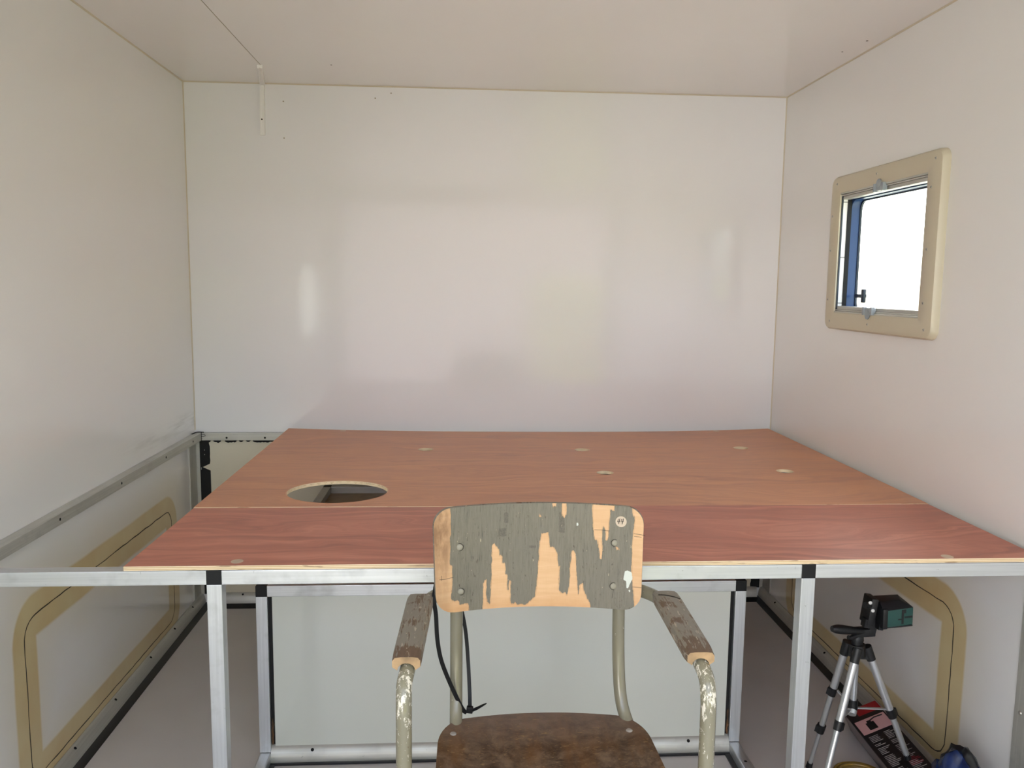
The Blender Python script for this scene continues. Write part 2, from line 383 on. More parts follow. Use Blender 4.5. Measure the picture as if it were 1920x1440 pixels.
skirting('back', (XL+.03, D, 0), (XR-.03, D, 0), (0, -1, 0), 'dull_x', 'dull aluminium floor profile along the foot of the back wall', [.14, .30, 2.1])
# corner posts: L-profiles on the left-rear and right-rear corners
def ragged_strip(a0, a1, w0, w1, axis, seed):
    rnd = random.Random(seed); n = 46; L = []
    for i in range(n+1):
        L.append((a0+(a1-a0)*i/n, w1*rnd.choice((1, 1, .95, .9, .97))))
    return L
def post(n, x0, x1, sgn, label):
    r = bpy.data.objects.new('trim_%d' % n, None); C.objects.link(r); r.location = (x0, D, 0); r['kind'] = 'structure'; r['label'] = label; r['category'] = 'corner post'
    bm = NB(); box(bm, min(x0, x0+sgn*.004), max(x0, x0+sgn*.004), D-.085, D-.001, .05, RZ0); box(bm, min(x0, x0+sgn*.022), max(x0, x0+sgn*.022), D-.006, D-.001, .05, RZ0)
    obj('corner_profile', bm, M['dull_z'], r)
    # torn black sealant left on the panel beside the post
    bm = NB(); s0 = x0+sgn*.022; L = ragged_strip(.05, RZ0-.001, .030, .034, 'z', n)
    pv = None
    for z, w in L:
        if abs(z-.575) < .006: w = .004
        cur = [bm.verts.new((s0-sgn*.004, D-.0075, z)), bm.verts.new((s0+sgn*w, D-.003, z)), bm.verts.new((s0+sgn*(w+.001), D+.001, z))]
        if pv: bm.faces.new((pv[0], pv[1], cur[1], cur[0])); bm.faces.new((pv[1], pv[2], cur[2], cur[1]))
        pv = cur
    obj('torn_sealant', bm, M['rubber'], r)
    for z in (.640, .622):
        bm = NB(); disc(bm, (s0+sgn*.012, D-.0045, z), (0, -1, 0), .003, .001, 8); obj('screw', bm, M['steel'], r)
post(5, XL, XL, 1, 'aluminium corner post with torn black sealant in the left rear corner')
post(6, XR, XR, -1, 'aluminium corner post in the dark right rear corner under the plywood')
# torn sealant line under the back bearer
r3 = [o for o in C.objects if o.name == 'trim_3'][0]
bm = NB(); x = XL+.045; rnd = random.Random(3)
segs = [(-1.0, -.985, .012), (-.975, -.945, .013), (-.93, -.885, .012), (-.876, -.858, .010), (-.848, -.830, .010), (-.822, -.70, .011), (-.66, -.3, .012), (-.2, .9, .012)]
for x0, x1, h in segs:
    n = max(3, int((x1-x0)/.006)); pv = None
    for i in range(n+1):
        hh = h*(.75+.35*rnd.random())*(.55 if i in (0, n) else 1); xx = x0+(x1-x0)*i/n
        cur = [bm.verts.new((xx, D-.003, RZ0)), bm.verts.new((xx, D-.003, RZ0-hh)), bm.verts.new((xx, D, RZ0-hh-.0003))]
        if pv: bm.faces.new((pv[0], pv[1], cur[1], cur[0])); bm.faces.new((pv[1], pv[2], cur[2], cur[1]))
        pv = cur
obj('torn_sealant', bm, M['rubber'], r3)
M['lower'] = plain('shaded_cream_lower_panel', (224, 217, 196), .4, nb=.05, ns=12)  # darker, yellower shade of the lower wall is put into this colour
bm = NB(); box(bm, XL+.02, XR-.02, D-.0022, D+.001, .053, RZ0-.001); obj('shaded_lower_panel', bm, M['lower'], wall_back)
# black caulk scribble where the rails meet
bm = NB()
def c3(a): return [(x_, D-T*.7-.001, z_) for x_, z_ in a]
tube(bm, c3([(XL+T+.001, RZ1+.002), (XL+T+.001, .68)]), .0011, 6)
tube(bm, c3([(XL+T-.008, .703), (XL+T+.010, .706), (XL+T+.016, .700), (XL+T+.008, .697), (XL+T-.004, .698)]), .0008, 6, 5)
tube(bm, c3([(XL+T-.006, .690), (XL+T+.004, .688)]), .0007, 6)
tube(bm, [(XL+.004, D-.05, RZ1+.001), (XL+.012, D-.012, RZ1+.0015), (XL+T+.008, D-.012, RZ1+.001)], .0022, 6, 4)
obj('caulk_scribble', bm, M['rubber'], r3)
# vertical profile on the right wall near the camera, with a screw
r = bpy.data.objects.new('trim_7', None); C.objects.link(r); r.location = (XR, 1.69, 0); r['kind'] = 'structure'; r['label'] = 'vertical aluminium strip with domed screws on the right wall'; r['category'] = 'wall strip'
bm = NB(); box(bm, XR-.004, XR, 1.635, 1.692, 0, .686); obj('strip_profile', bm, M['dull_z'], r, bevel=.001)
for z in (.35, .60, .12):
    bm = NB(); disc(bm, (XR-.004, 1.672, z), (-1, 0, 0), .005, .003, 14, dome=True); obj('screw', bm, M['steel'], r, smooth=True)

# ------------------------------------------------------------------ window in the right wall
def window(n, y0, y1, z0, z1, x, sgn, full=True, label=''):
    """outer size y0..y1,z0..z1 of the inner frame; x wall face; sgn +1: outside lies to +x"""
    w = bpy.data.objects.new('window_%d' % n, None); C.objects.link(w); w.location = (x, (y0+y1)/2, z0); w['kind'] = 'structure'; w['label'] = label; w['category'] = 'window'
    iy0, iy1, iz0, iz1 = y0+.070, y1-.069, z0+.058, z1-.058
    if not full: iy0, iy1, iz0, iz1 = y0+.06, y1-.06, z0+.05, z1-.05
    fd = .022
    def rr(ya, yb, za, zb, r, k=6):
        out = []
        for cy, cz, a0 in ((yb-r, zb-r, 0), (ya+r, zb-r, PI/2), (ya+r, za+r, PI), (yb-r, za+r, 1.5*PI)):
            for i in range(k+1): a = a0+i*PI/2/k; out.append((cy+r*math.cos(a), cz+r*math.sin(a)))
        return out
    def ring(name, layers, mat, parent, smooth=True):
        """layers: list of (depth, loop) lofted around and closed"""
        bm = NB(); R = [[bm.verts.new((x+sgn*d_, a, b)) for a, b in lp] for d_, lp in layers]; k = len(layers[0][1])
        for A, B in zip(R, R[1:]+R[:1]):
            for j in range(k): bm.faces.new((A[j], A[(j+1) % k], B[(j+1) % k], B[j]))
        return obj(name, bm, mat, parent, smooth=smooth, angle=40)
    o = lambda e, r: rr(y0+e, y1-e, z0+e, z1-e, r)
    i_ = lambda e, r: rr(iy0-e, iy1+e, iz0-e, iz1+e, r)
    ring('window_frame', [(0, o(0, .03)), (-fd*.6, o(.001, .03)), (-fd*.92, o(.006, .026)), (-fd, o(.014, .02)), (-fd, i_(.003, .004)), (-fd+.002, i_(0, .003)), (-fd+.007, i_(0, .003)), (-fd+.007, i_(.008, .004)), (0, i_(.008, .004))], M['cream'], w)
    if not full:
        bm = NB(); box(bm, min(x+sgn*.030, x+sgn*.034), max(x+sgn*.030, x+sgn*.034), iy0-.001, iy1+.001, iz0-.001, iz1+.001); obj('window_pane', bm, M['glass'], w); return w
    # screws round the frame
    sy, sz = (y0+.035, (y0+y1)/2+.02, y1-.045), (z0+.028, z1-.026)
    pts = [(a, b) for a in sy for b in sz]+[(y0+.048, b) for b in (z1-.10, (z0+z1)/2-.01, z0+.10)]+[(y1-.022, b) for b in (z1-.13, (z0+z1)/2+.01, z0+.10)]
    for a, b in pts:
        bm = NB(); disc(bm, (x-sgn*fd, a, b), (-sgn, 0, 0), .0042, .0012, 12, dome=True); s_ = obj('screw', bm, M['dull_z'], w, smooth=True)
        bm = NB(); boxrot(bm, (x-sgn*(fd+.0012), a, b), (.0006, .0055, .0013), Matrix.Rotation(random.uniform(0, 3), 3, 'X')); obj('screw_slot', bm, M['dark'], s_)
    # blind tracks top and bottom
    for zc, up in ((iz1, -1), (iz0, 1)):
        bm = NB(); xa = x-sgn*(fd-.002)
        for k, (hh, dd) in enumerate(((.006, .0), (.010, .004), (.016, .009))):
            z_a = zc+up*(0 if k == 0 else (.006 if k == 1 else .011)); z_b = zc+up*(.005 if k == 0 else (.010 if k == 1 else .021))
            box(bm, min(xa+sgn*dd, x+sgn*.012), max(xa+sgn*dd, x+sgn*.012), iy0+.0005, iy1-.0005, min(z_a, z_b), max(z_a, z_b))
        box(bm, min(xa+sgn*.012, x+sgn*.012), max(xa+sgn*.012, x+sgn*.012), iy0+.0005, iy1-.0005, min(zc, zc+up*.021), max(zc, zc+up*.021))
        tk = obj('blind_track', bm, M['dull_y'], w, bevel=.0008)
        # sliding clip
        yc = 2.425 if up < 0 else 2.445
        bm = NB(); boxrot(bm, (x-sgn*(fd-.003), yc, zc+up*.011), (.012, .055, .020), Matrix.Identity(3)); bm_bevel(bm, .003)
        disc(bm, (x-sgn*(fd+.001), yc+.004, zc-up*.001), (-sgn, 0, 0), .0135, .003, 20)
        for q in (-.024, .024): boxrot(bm, (x-sgn*(fd+.002), yc+q, zc+up*.011), (.010, .010, .024), Matrix.Identity(3))
        obj('sliding_clip', bm, M['cleargrey'], tk, smooth=True)
    # recessed lining, rubber and outer acrylic frame seen on the far jamb
    def jring(name, d0, d1, e, mat, r_=.006, wide=.010, te=0):
        lo = lambda q, rad: rr(iy0+q, iy1-q, iz0+q, iz1-q-(te if q > 0 else 0), rad)
        return ring(name, [(d0, lo(e, r_)), (d1, lo(e, r_)), (d1, lo(-wide, .01)), (d0, lo(-wide, .01))], M[mat], w)
    jring('rubber_seal', -.0148, -.0095, .003, 'navy')
    jring('jamb_lining', -.0095, .006, .0005, 'white_plastic')
    for zz in (iz1-.03, (iz0+iz1)/2-.015, iz0+.03):
        bm = NB(); box(bm, x-.0095, x+.006, iy1-.0012, iy1+.001, zz, zz+.002); obj('lining_joint', bm, M['dark'], w)
    jring('outer_frame', .006, .020, .003, 'rubber', .012)
    jring('sash_frame', .020, .0475, .003, 'blueframe', .028, .03, .020)
    jring('sash_gasket', .0475, .054, .007, 'navy', .03, .03, .020)
    bm = NB(); box(bm, x+.054, x+.057, iy0-.028, iy1+.028, iz0-.028, iz1+.028); pn = obj('window_pane', bm, M['glass'], w)
    # catch handle on the far lower corner
    hy, hz, hx = 2.592, 1.278, x+.034
    bm = NB(); boxrot(bm, (hx+.004, hy+.034, hz), (.012, .064, .012), Matrix.Identity(3)); boxrot(bm, (hx-.002, hy, hz), (.010, .016, .044), Matrix.Identity(3)); bm_bevel(bm, .003)
    obj('catch_handle', bm, M['navy'], w, smooth=True)
    # small diamond stamp on the pane
    bm = NB(); rt = Matrix.Rotation(PI/4, 3, 'X')
    for a, b, sa, sb in ((0, .006, .012, .0016), (0, -.006, .012, .0016), (.006, 0, .0016, .012), (-.006, 0, .0016, .012)):
        boxrot(bm, Vector((x+.0535, 2.535, 1.468))+rt@Vector((0, a, b)), (.0004, sa, sb), rt)
    obj('diamond_stamp', bm, M['blueframe'], pn)
    return w
window(1, 2.105, 2.755, 1.164, 1.673, XR, 1, True, 'cream framed window with blind tracks in the right wall')
window(2, LY0-.06, LY1+.06, LZ0-.05, LZ1+.05, XL, -1, False, 'window in the left wall beside the camera, outside the picture')

# ------------------------------------------------------------------ outside
def ground_mat():
    w = NM('grass_and_gravel', Roughness=.9); p = w.co()
    w.set('Base Color', w.mix(w.ramp(w.noise(p, .8, 6, .7), [(.35, 0.), (.65, 1.)]), srgb(138, 144, 106), srgb(178, 176, 168))); return w.m
bm = NB(); box(bm, -30, 30, -30, 30, -.75, -.70); struct(obj('ground', bm, ground_mat()))
def plaster():
    w = NM('added_wall_render', Roughness=.9); p = w.co()
    w.set('Base Color', w.mix(w.noise(p, 2, 5), srgb(122, 116, 120), srgb(142, 135, 138))); return w.m
bm = NB(); box(bm, -1.9, 2.4, -7.2, -7, -.70, 2.6); box(bm, -1.95, 2.45, -7.25, -6.95, 2.6, 2.68); struct(obj('wall_sky_screen', bm, plaster()))  # unseen wall added to keep bright sky out of the doorway reflection
bm = NB(); box(bm, -3.6, -3.4, -1.5, 9, -.70, 2.1); box(bm, -3.65, -3.35, -1.55, 9.05, 2.1, 2.16); struct(obj('wall_light_blocker', bm, plaster()))  # unseen wall added to cut daylight through the left window

ob = thing('reflector_block', 'white rendered outbuilding added to brighten a reflection, otherwise unseen behind the camera', 'reflector', (-4, -7.5, -.7))
bm = NB(); box(bm, -6.2, -2.05, -8.5, -7, -.7, 2.3); obj('reflector_wall', bm, plain('white_render', (236, 236, 232), .8), ob)  # white block added to catch sun and brighten the window reflection
bm = NB(); v_ = [bm.verts.new(p) for p in ((-6.4, -6.9, 2.3), (-1.95, -6.9, 2.3), (-1.95, -8.6, 2.3), (-6.4, -8.6, 2.3), (-6.4, -7.75, 2.9), (-1.95, -7.75, 2.9))]
for q in ((0, 1, 5, 4), (2, 3, 4, 5), (0, 4, 3), (1, 2, 5), (0, 3, 2, 1)): bm.faces.new([v_[i] for i in q])
obj('roof', bm, plain('grey_roof', (110, 106, 104), .8), ob)
def tint_hedge():  # unseen greenery added to give the daylight a green tint
    w = NM('green_tint_hedge', Roughness=.8); p = w.co()
    w.set('Base Color', w.mix(w.ramp(w.noise(p, 14, 6, .7), [(.35, 0.), (.65, 1.)]), srgb(70, 84, 40), srgb(136, 142, 70))); return w.m
import mathutils.noise as mn
bm = NB(); bmesh.ops.create_grid(bm, x_segments=90, y_segments=40, size=1)
for v in bm.verts:
    u, q = v.co.x, (v.co.y+1)/2; X = 4.2+u*3.2; Z = -.70+2.1*q
    v.co = Vector((X, -4.6+.25*mn.noise(Vector((X*2.2, Z*2.2, 0)))+.12*mn.noise(Vector((X*9, Z*9, 3)))-1.2*max(0, q-.8)**1.2, Z+.1*mn.noise(Vector((X*3, 5, Z*2)))*q))
g_ = bmesh.ops.extrude_face_region(bm, geom=bm.faces[:]); bmesh.ops.translate(bm, verts=[v for v in g_['geom'] if isinstance(v, bmesh.types.BMVert)], vec=(0, -1.0, 0))
tag(obj('tint_hedge', bm, tint_hedge(), smooth=True), 'green hedge outside the open rear end, unseen, added to tint the light', 'tint_hedge')

# ------------------------------------------------------------------ plywood boards
def solid_to_bm(o):
    dg = bpy.context.evaluated_depsgraph_get(); me = bpy.data.meshes.new_from_object(o.evaluated_get(dg))
    bm = NB(); bm.from_mesh(me); bpy.data.meshes.remove(me); return bm
def board(x0, x1, y0, y1, holes, th, zfun, nx, ny, matname, name, label, loc):
    bm = NB(); V = {}
    for k, zz in enumerate((0, th)):
        for i in range(nx+1):
            for j in range(ny+1):
                if zz == 0 or zz == th: V[i, j, k] = bm.verts.new((x0+(x1-x0)*i/nx, y0+(y1-y0)*j/ny, zz))
    for i in range(nx):
        for j in range(ny):
            bm.faces.new([V[a, b, 0] for a, b in ((i, j), (i, j+1), (i+1, j+1), (i+1, j))])
            bm.faces.new([V[a, b, 1] for a, b in ((i, j), (i+1, j), (i+1, j+1), (i, j+1))])
    for i in range(nx):
        for j in (0, ny): bm.faces.new([V[i, j, 0], V[i+1, j, 0], V[i+1, j, 1], V[i, j, 1]])
    for j in range(ny):
        for i in (0, nx): bm.faces.new([V[i, j, 0], V[i, j+1, 0], V[i, j+1, 1], V[i, j, 1]])
    bmesh.ops.recalc_face_normals(bm, faces=bm.faces)
    me = bpy.data.meshes.new('tmp'); bm.to_mesh(me); bm.free(); o = bpy.data.objects.new('tmp', me); C.objects.link(o)
    cutters = []
    if holes:
        cb = NB()
        for cx, cy, rx, ry in holes:
            n = 40; A = [cb.verts.new((cx+rx*math.cos(2*PI*i/n), cy+ry*math.sin(2*PI*i/n), -.02)) for i in range(n)]; B = [cb.verts.new((cx+rx*math.cos(2*PI*i/n), cy+ry*math.sin(2*PI*i/n), .05)) for i in range(n)]
            for i in range(n): cb.faces.new((A[i], A[(i+1) % n], B[(i+1) % n], B[i]))
            cb.faces.new(A[::-1]); cb.faces.new(B)
        cm = bpy.data.meshes.new('cut'); cb.to_mesh(cm); cb.free(); co_ = bpy.data.objects.new('cut', cm); C.objects.link(co_)
        md = o.modifiers.new('b', 'BOOLEAN'); md.object = co_; md.operation = 'DIFFERENCE'; md.solver = 'EXACT'
        bpy.context.view_layer.update(); bm = solid_to_bm(o); bpy.data.objects.remove(co_)
    else: bm = NB(); bm.from_mesh(me)
    bpy.data.objects.remove(o)
    uv = bm.loops.layers.uv.new('UVMap')
    for f in bm.faces:
        f.normal_update()
        side = abs(f.normal.z) < .5; f.material_index = 1 if side else 0
        for l in f.loops: l[uv].uv = (l.vert.co.x+l.vert.co.y, l.vert.co.z/th)
    for v in bm.verts: v.co.z += zfun(v.co.x, v.co.y)-th
    root = thing(name, label, 'board', loc)
    obj('board_panel', bm, root and None, root, mats=[M[matname], M['ply_edge']])
    return root
def z_rear(x, y):
    t = max(0, min(1, (y-YS)/(YB-YS))); u = (x-(TXL+TXR)/2)/((TXR-TXL)/2)
    return ZT+.0035-.012*t*t*(1-abs(u)**3)-.001*math.sin(3*x)
holes = [(-.337, 2.214, .136, .121)]+[(x, y, .0255, .0255) for x, y in ((-.122, 2.814), (.428, 2.812), (1.005, 2.828), (.444, 2.441), (1.015, 2.449))]
rb = board(TXL, TXR, YS+.001, YB, holes, .009, z_rear, 48, 24, 'ply_rear', 'plywood_board', 'large orange-brown plywood sheet with round cut-outs, against the back wall', (0, 2.6, .72))
fb = board(TXL, TXR, YF+.001, YS, [], .009, lambda x, y: ZT+.0028, 24, 6, 'ply_front', 'plywood_board', 'narrow reddish plywood strip along the front edge, right behind the chair', (0, 1.8, .72))
for cx, cy, rx, ry in holes:
    bm = NB(); n = 48; R1, R2, R3 = [], [], []
    for i in range(n):
        a = 2*PI*i/n; c_, s_ = math.cos(a), math.sin(a)
        for L_, e, dz in ((R1, .0022, .0003), (R2, .0, -.0006), (R3, -.0003, -.0085)):
            x_, y_ = cx+(rx+e)*c_, cy+(ry+e)*s_; L_.append(bm.verts.new((x_, y_, z_rear(x_, y_)+dz)))
    for A, B in ((R1, R2), (R2, R3)):
        for i in range(n): bm.faces.new((A[i], A[(i+1) % n], B[(i+1) % n], B[i]))
    obj('cut_edge', bm, M['cut'], rb, smooth=True)
for parent, pts in ((fb, [(-.457, 1.649), (1.046, 1.637)]), (rb, [(-.46, 3.182), (1.028, 3.185)])):
    for x, y in pts:
        z = (ZT+.0028 if parent is fb else z_rear(x, y)); bm = NB(); disc(bm, (x, y, z-.0005), (0, 0, 1), .0125, .0009, 20); obj('filler_plug', bm, M['plug'], parent)

# ------------------------------------------------------------------ front frame (beam on two legs)
fr = thing('support_frame', 'bright aluminium square-tube beam on two legs under the plywood front edge', 'frame', (0.12, YF, 0))
LX = (-.512, .721); B0, B1 = .691, .721
ends = [XL+.001, LX[0], LX[0]+T, LX[1], LX[1]+T, XR-.001]
for a, b in ((0, 1), (2, 3), (4, 5)):
    bm = NB(); box(bm, ends[a], ends[b], YF, YF+T, B0, B1); obj('beam', bm, M['alu_x'], fr, bevel=.0012)
for x in LX:
    bm = NB(); box(bm, x, x+T, YF, YF+T, 0, B0); obj('leg', bm, M['alu_z'], fr, bevel=.0012)
    bm = NB(); box(bm, x, x+T, YF-.0006, YF+T, B0, B1+.0003); obj('corner_connector', bm, M['black'], fr, bevel=.001)

# ------------------------------------------------------------------ panelled box behind it
BX0, BX1, BY0, BY1, BZ = -.541, .786, 2.114, D-.028, .502
bxr = thing('storage_box', 'low white panelled box with aluminium frame under the plywood', 'storage box', (.12, BY0, 0))
P = T
for x in (BX0, BX1-P):
    for y in (BY0, BY1-P):
        bm = NB(); box(bm, x, x+P, y, y+P, .032, BZ-P); obj('post', bm, M['alu_z'], bxr, bevel=.0012)
        bm = NB(); box(bm, x, x+P, y-.0005, y+P, BZ-P, BZ); obj('corner_connector', bm, M['black'], bxr, bevel=.001)
for y in (BY0, BY1-P):
    bm = NB(); box(bm, BX0+P, BX1-P, y, y+P, BZ-P, BZ); obj('top_rail', bm, M['alu_x'], bxr, bevel=.0012)
for x in (BX0, BX1-P):
    bm = NB(); box(bm, x, x+P, BY0+P, BY1-P, BZ-P, BZ); obj('top_rail', bm, M['alu_y'], bxr, bevel=.0012)
bm = NB(); box(bm, BX0+P+.010, BX1-P-.010, BY0+.010, BY0+.022, .03, BZ-P); obj('front_panel', bm, M['panelwhite'], bxr, bevel=.001)
for x in (BX0+.010, BX1-.022):
    bm = NB(); box(bm, x, x+.012, BY0+P, BY1-P, .03, BZ-P); obj('side_panel', bm, M['panelwhite'], bxr)
bm = NB(); box(bm, BX0+P, BX1-P, BY0+P, BY1-P, BZ-P-.006, BZ-P+.004); obj('top_panel', bm, plain('tan_composite_panel', (190, 176, 150), .5, var=.1), bxr)
# dark gaps beside the front panel, rust-brown glue remains
M['glue'] = plain('brown_glue_remains', (104, 74, 46), .8, nb=.5, ns=90, var=.4)
for x, sg in ((BX0+P, 1), (BX1-P, -1)):
    bm = NB(); box(bm, min(x, x+sg*.010), max(x, x+sg*.010), BY0+.012, BY0+.020, .05, BZ-P); obj('panel_gasket', bm, M['rubber'], bxr)
    bm = NB(); rnd = random.Random(int(x*100)); pts = [(x+sg*.004+rnd.uniform(-.001, .001), BY0+.010, .05+.075*i/8) for i in range(9)]
    sweep(bm, pts, circ(.0035, 6), radii=[.4]+[rnd.uniform(.5, 1.1) for _ in range(7)]+[.2]); obj('glue_remains', bm, M['glue'], bxr)
# rounded foot profile with rubber strip, between the posts
bm = NB(); sec = [(.014, .0), (-.004, .0), (-.007, .008), (-.006, .022), (-.001, .034), (.006, .044), (.014, .048)]
a = [bm.verts.new((BX0+P, BY0+s, z)) for s, z in sec]; b = [bm.verts.new((BX1-P, BY0+s, z)) for s, z in sec]
for j in range(len(sec)): bm.faces.new((a[j], a[(j+1) % len(sec)], b[(j+1) % len(sec)], b[j]))
bm.faces.new(a); bm.faces.new(b); obj('foot_profile', bm, M['dull_x'], bxr, smooth=True, angle=50)
bm = NB(); box(bm, BX0+P, BX1-P, BY0-.0125, BY0-.0065, 0, .006); obj('rubber_gasket', bm, M['rubber_gloss'], bxr)
for x in (-.40, .64):
    bm = NB(); disc(bm, (x, BY0+.0005, .0375), (0, -.8, .6), .0045, .0008, 10); obj('screw_hole', bm, M['hole'], bxr)
# floor runners from the box posts towards the doorway
for x, sg in ((BX0, 1), (BX1-P, -1)):
    rn = thing('floor_runner', ('left' if sg > 0 else 'right')+' low aluminium floor runner ending at the '+('left' if sg > 0 else 'right')+' front post of the white box', 'floor runner', (x, 1.4, 0))
    bm = NB(); box(bm, x, x+P, .6, BY0+P-.001, 0, .031); obj('runner_profile', bm, M['alu_y'], rn, bevel=.003)
    gx = x+P if sg > 0 else x
    bm = NB(); box(bm, min(gx, gx+sg*.014), max(gx, gx+sg*.012), .6, BY0-.013, 0, .005); obj('rubber_gasket', bm, M['rubber_gloss'], rn)
    for y in (2.02, 1.6, 1.2):
        bm = NB(); disc(bm, (x+P*.5, y, .0308), (0, 0, 1), .0045, .0006, 12); obj('screw_hole', bm, M['hole'], rn)

# ------------------------------------------------------------------ armchair
ch = thing('armchair', 'worn tubular steel armchair with peeling grey plywood backrest, standing before the plywood', 'chair', (.15, 1.35, 0))
def paint_tube():
    w = NM('chipped_olive_grey_paint', Roughness=.22, Coat_Weight=.5, Coat_Roughness=.08); p = w.co()
    base = w.mix(w.noise(p, 12, 4), srgb(140, 134, 114), srgb(126, 120, 100))
    sp = w.n('ShaderNodeSeparateXYZ', {0: p})
    wy = w.n('ShaderNodeMapRange', {0: sp.outputs[1], 1: 1.26, 2: 1.21, 3: 0., 4: 1.}).outputs[0]
    wz = w.n('ShaderNodeMapRange', {0: sp.outputs[2], 1: .615, 2: .66, 3: .072, 4: .135}).outputs[0]
    wear = w.math('MULTIPLY', wy, wz)      # the front bends are worn most
    chips = w.math('ADD', w.noise(w.co((110, 110, 40)), 1.0, 7, .75), wear)
    c1 = w.ramp(chips, [(.66, 0.), (.675, 1.)])
    col = w.mix(c1, base, srgb(232, 224, 208))
    c2 = w.ramp(w.math('ADD', w.noise(w.co((90, 90, 40), (5, 2, 1)), 1.0, 5, .7), w.math('MULTIPLY', wear, .5)), [(.735, 0.), (.745, 1.)])
    col = w.mix(c2, col, srgb(98, 76, 60))
    w.set('Base Color', col); w.set('Normal', w.bump(w.math('SUBTRACT', 1., c1), .3, .0004)); return w.m
M['tube'] = paint_tube()
def worn_wood():
    w = NM('peeling_grey_painted_wood', Roughness=.6)
    st = w.noise(w.co((230, 18, 120)), 1.1, 6, .75); big = w.noise(w.co(), 22, 4)
    sp = w.n('ShaderNodeSeparateXYZ', {0: w.co()})
    fr_ = w.n('ShaderNodeMapRange', {0: sp.outputs[1], 1: 1.275, 2: 1.225, 3: 0., 4: .16}).outputs[0]
    k = w.ramp(w.math('ADD', w.math('ADD', w.math('MULTIPLY', st, .55), w.math('MULTIPLY', big, .45)), fr_), [(.545, 0.), (.575, 1.)])
    col = w.mix(k, w.mix(big, srgb(128, 120, 108), srgb(146, 138, 126)), w.mix(st, srgb(84, 64, 50), srgb(124, 100, 80)))
    k2 = w.ramp(w.noise(w.co((160, 30, 90), (3, 0, 0)), 1.1, 5, .7), [(.61, 0.), (.63, 1.)])
    col = w.mix(k2, col, srgb(180, 166, 148))
    w.set('Base Color', col); w.set('Normal', w.bump(k, .5, .0006, w.bump(st, .4, .0006))); return w.m
M['worn'] = worn_wood()
M['barewood'] = plain('bare_end_grain', (196, 160, 118), .65, var=.35, nb=.3)
def seat_wood():
    w = NM('dark_stained_scuffed_plywood', Roughness=.52, Specular_IOR_Level=.4); p = w.co()
    a = w.noise(w.co((1, 1, 1)), 26, 8, .72, .4); b = w.noise(w.co((30, 7, 1)), 1, 5, .6)
    col = w.ramp(a, [(.36, srgb(58, 42, 31)), (.48, srgb(92, 72, 56)), (.62, srgb(124, 102, 82))])
    col = w.mix(w.ramp(b, [(.46, 0.), (.66, .6)]), col, srgb(112, 74, 38))
    sp = w.n('ShaderNodeSeparateXYZ', {0: p})
    gr = w.n('ShaderNodeMapRange', {0: sp.outputs[1], 1: 1.40, 2: 1.51, 3: 0., 4: .6}).outputs[0]        # lighter grey towards the back edge
    col = w.mix(gr, col, srgb(140, 122, 110))
    sc = w.ramp(w.noise(w.co((70, 240, 1)), 1, 3, .5, 1.5), [(.64, 0.), (.66, .6)])
    col = w.mix(sc, col, srgb(160, 132, 90))
    w.set('Base Color', col); w.set('Normal', w.bump(a, .3, .0005)); return w.m
M['seat'] = seat_wood()
XM = .152
for nm, x, sg in (('l', -.007, -1), ('r', .313, 1)):
    dx = 0 if sg < 0 else .016
    bm = NB(); tube(bm, [(x, 1.535, .86), (x, 1.533, .70), (x+dx*.1, 1.530, .575), (x+dx*.35, 1.512, .49), (x+dx, 1.475, .448), (x+dx, 1.40, .437), (x+dx, 1.20, .437), (x+dx, 1.17, .437)], .0123, 16, 8); obj('back_upright', bm, M['tube'], ch, smooth=True)
    bm = NB(); tube(bm, [(x+dx, 1.44, .435), (x+dx*1.5, 1.50, .22), (x+dx*2, 1.56, .012)], .0123, 14, 4); obj('leg', bm, M['tube'], ch, smooth=True)
    bm = NB(); disc(bm, (x+dx*2, 1.56, 0), (0, 0, 1), .016, .02, 16); obj('rubber_foot', bm, M['black'], ch, smooth=True)
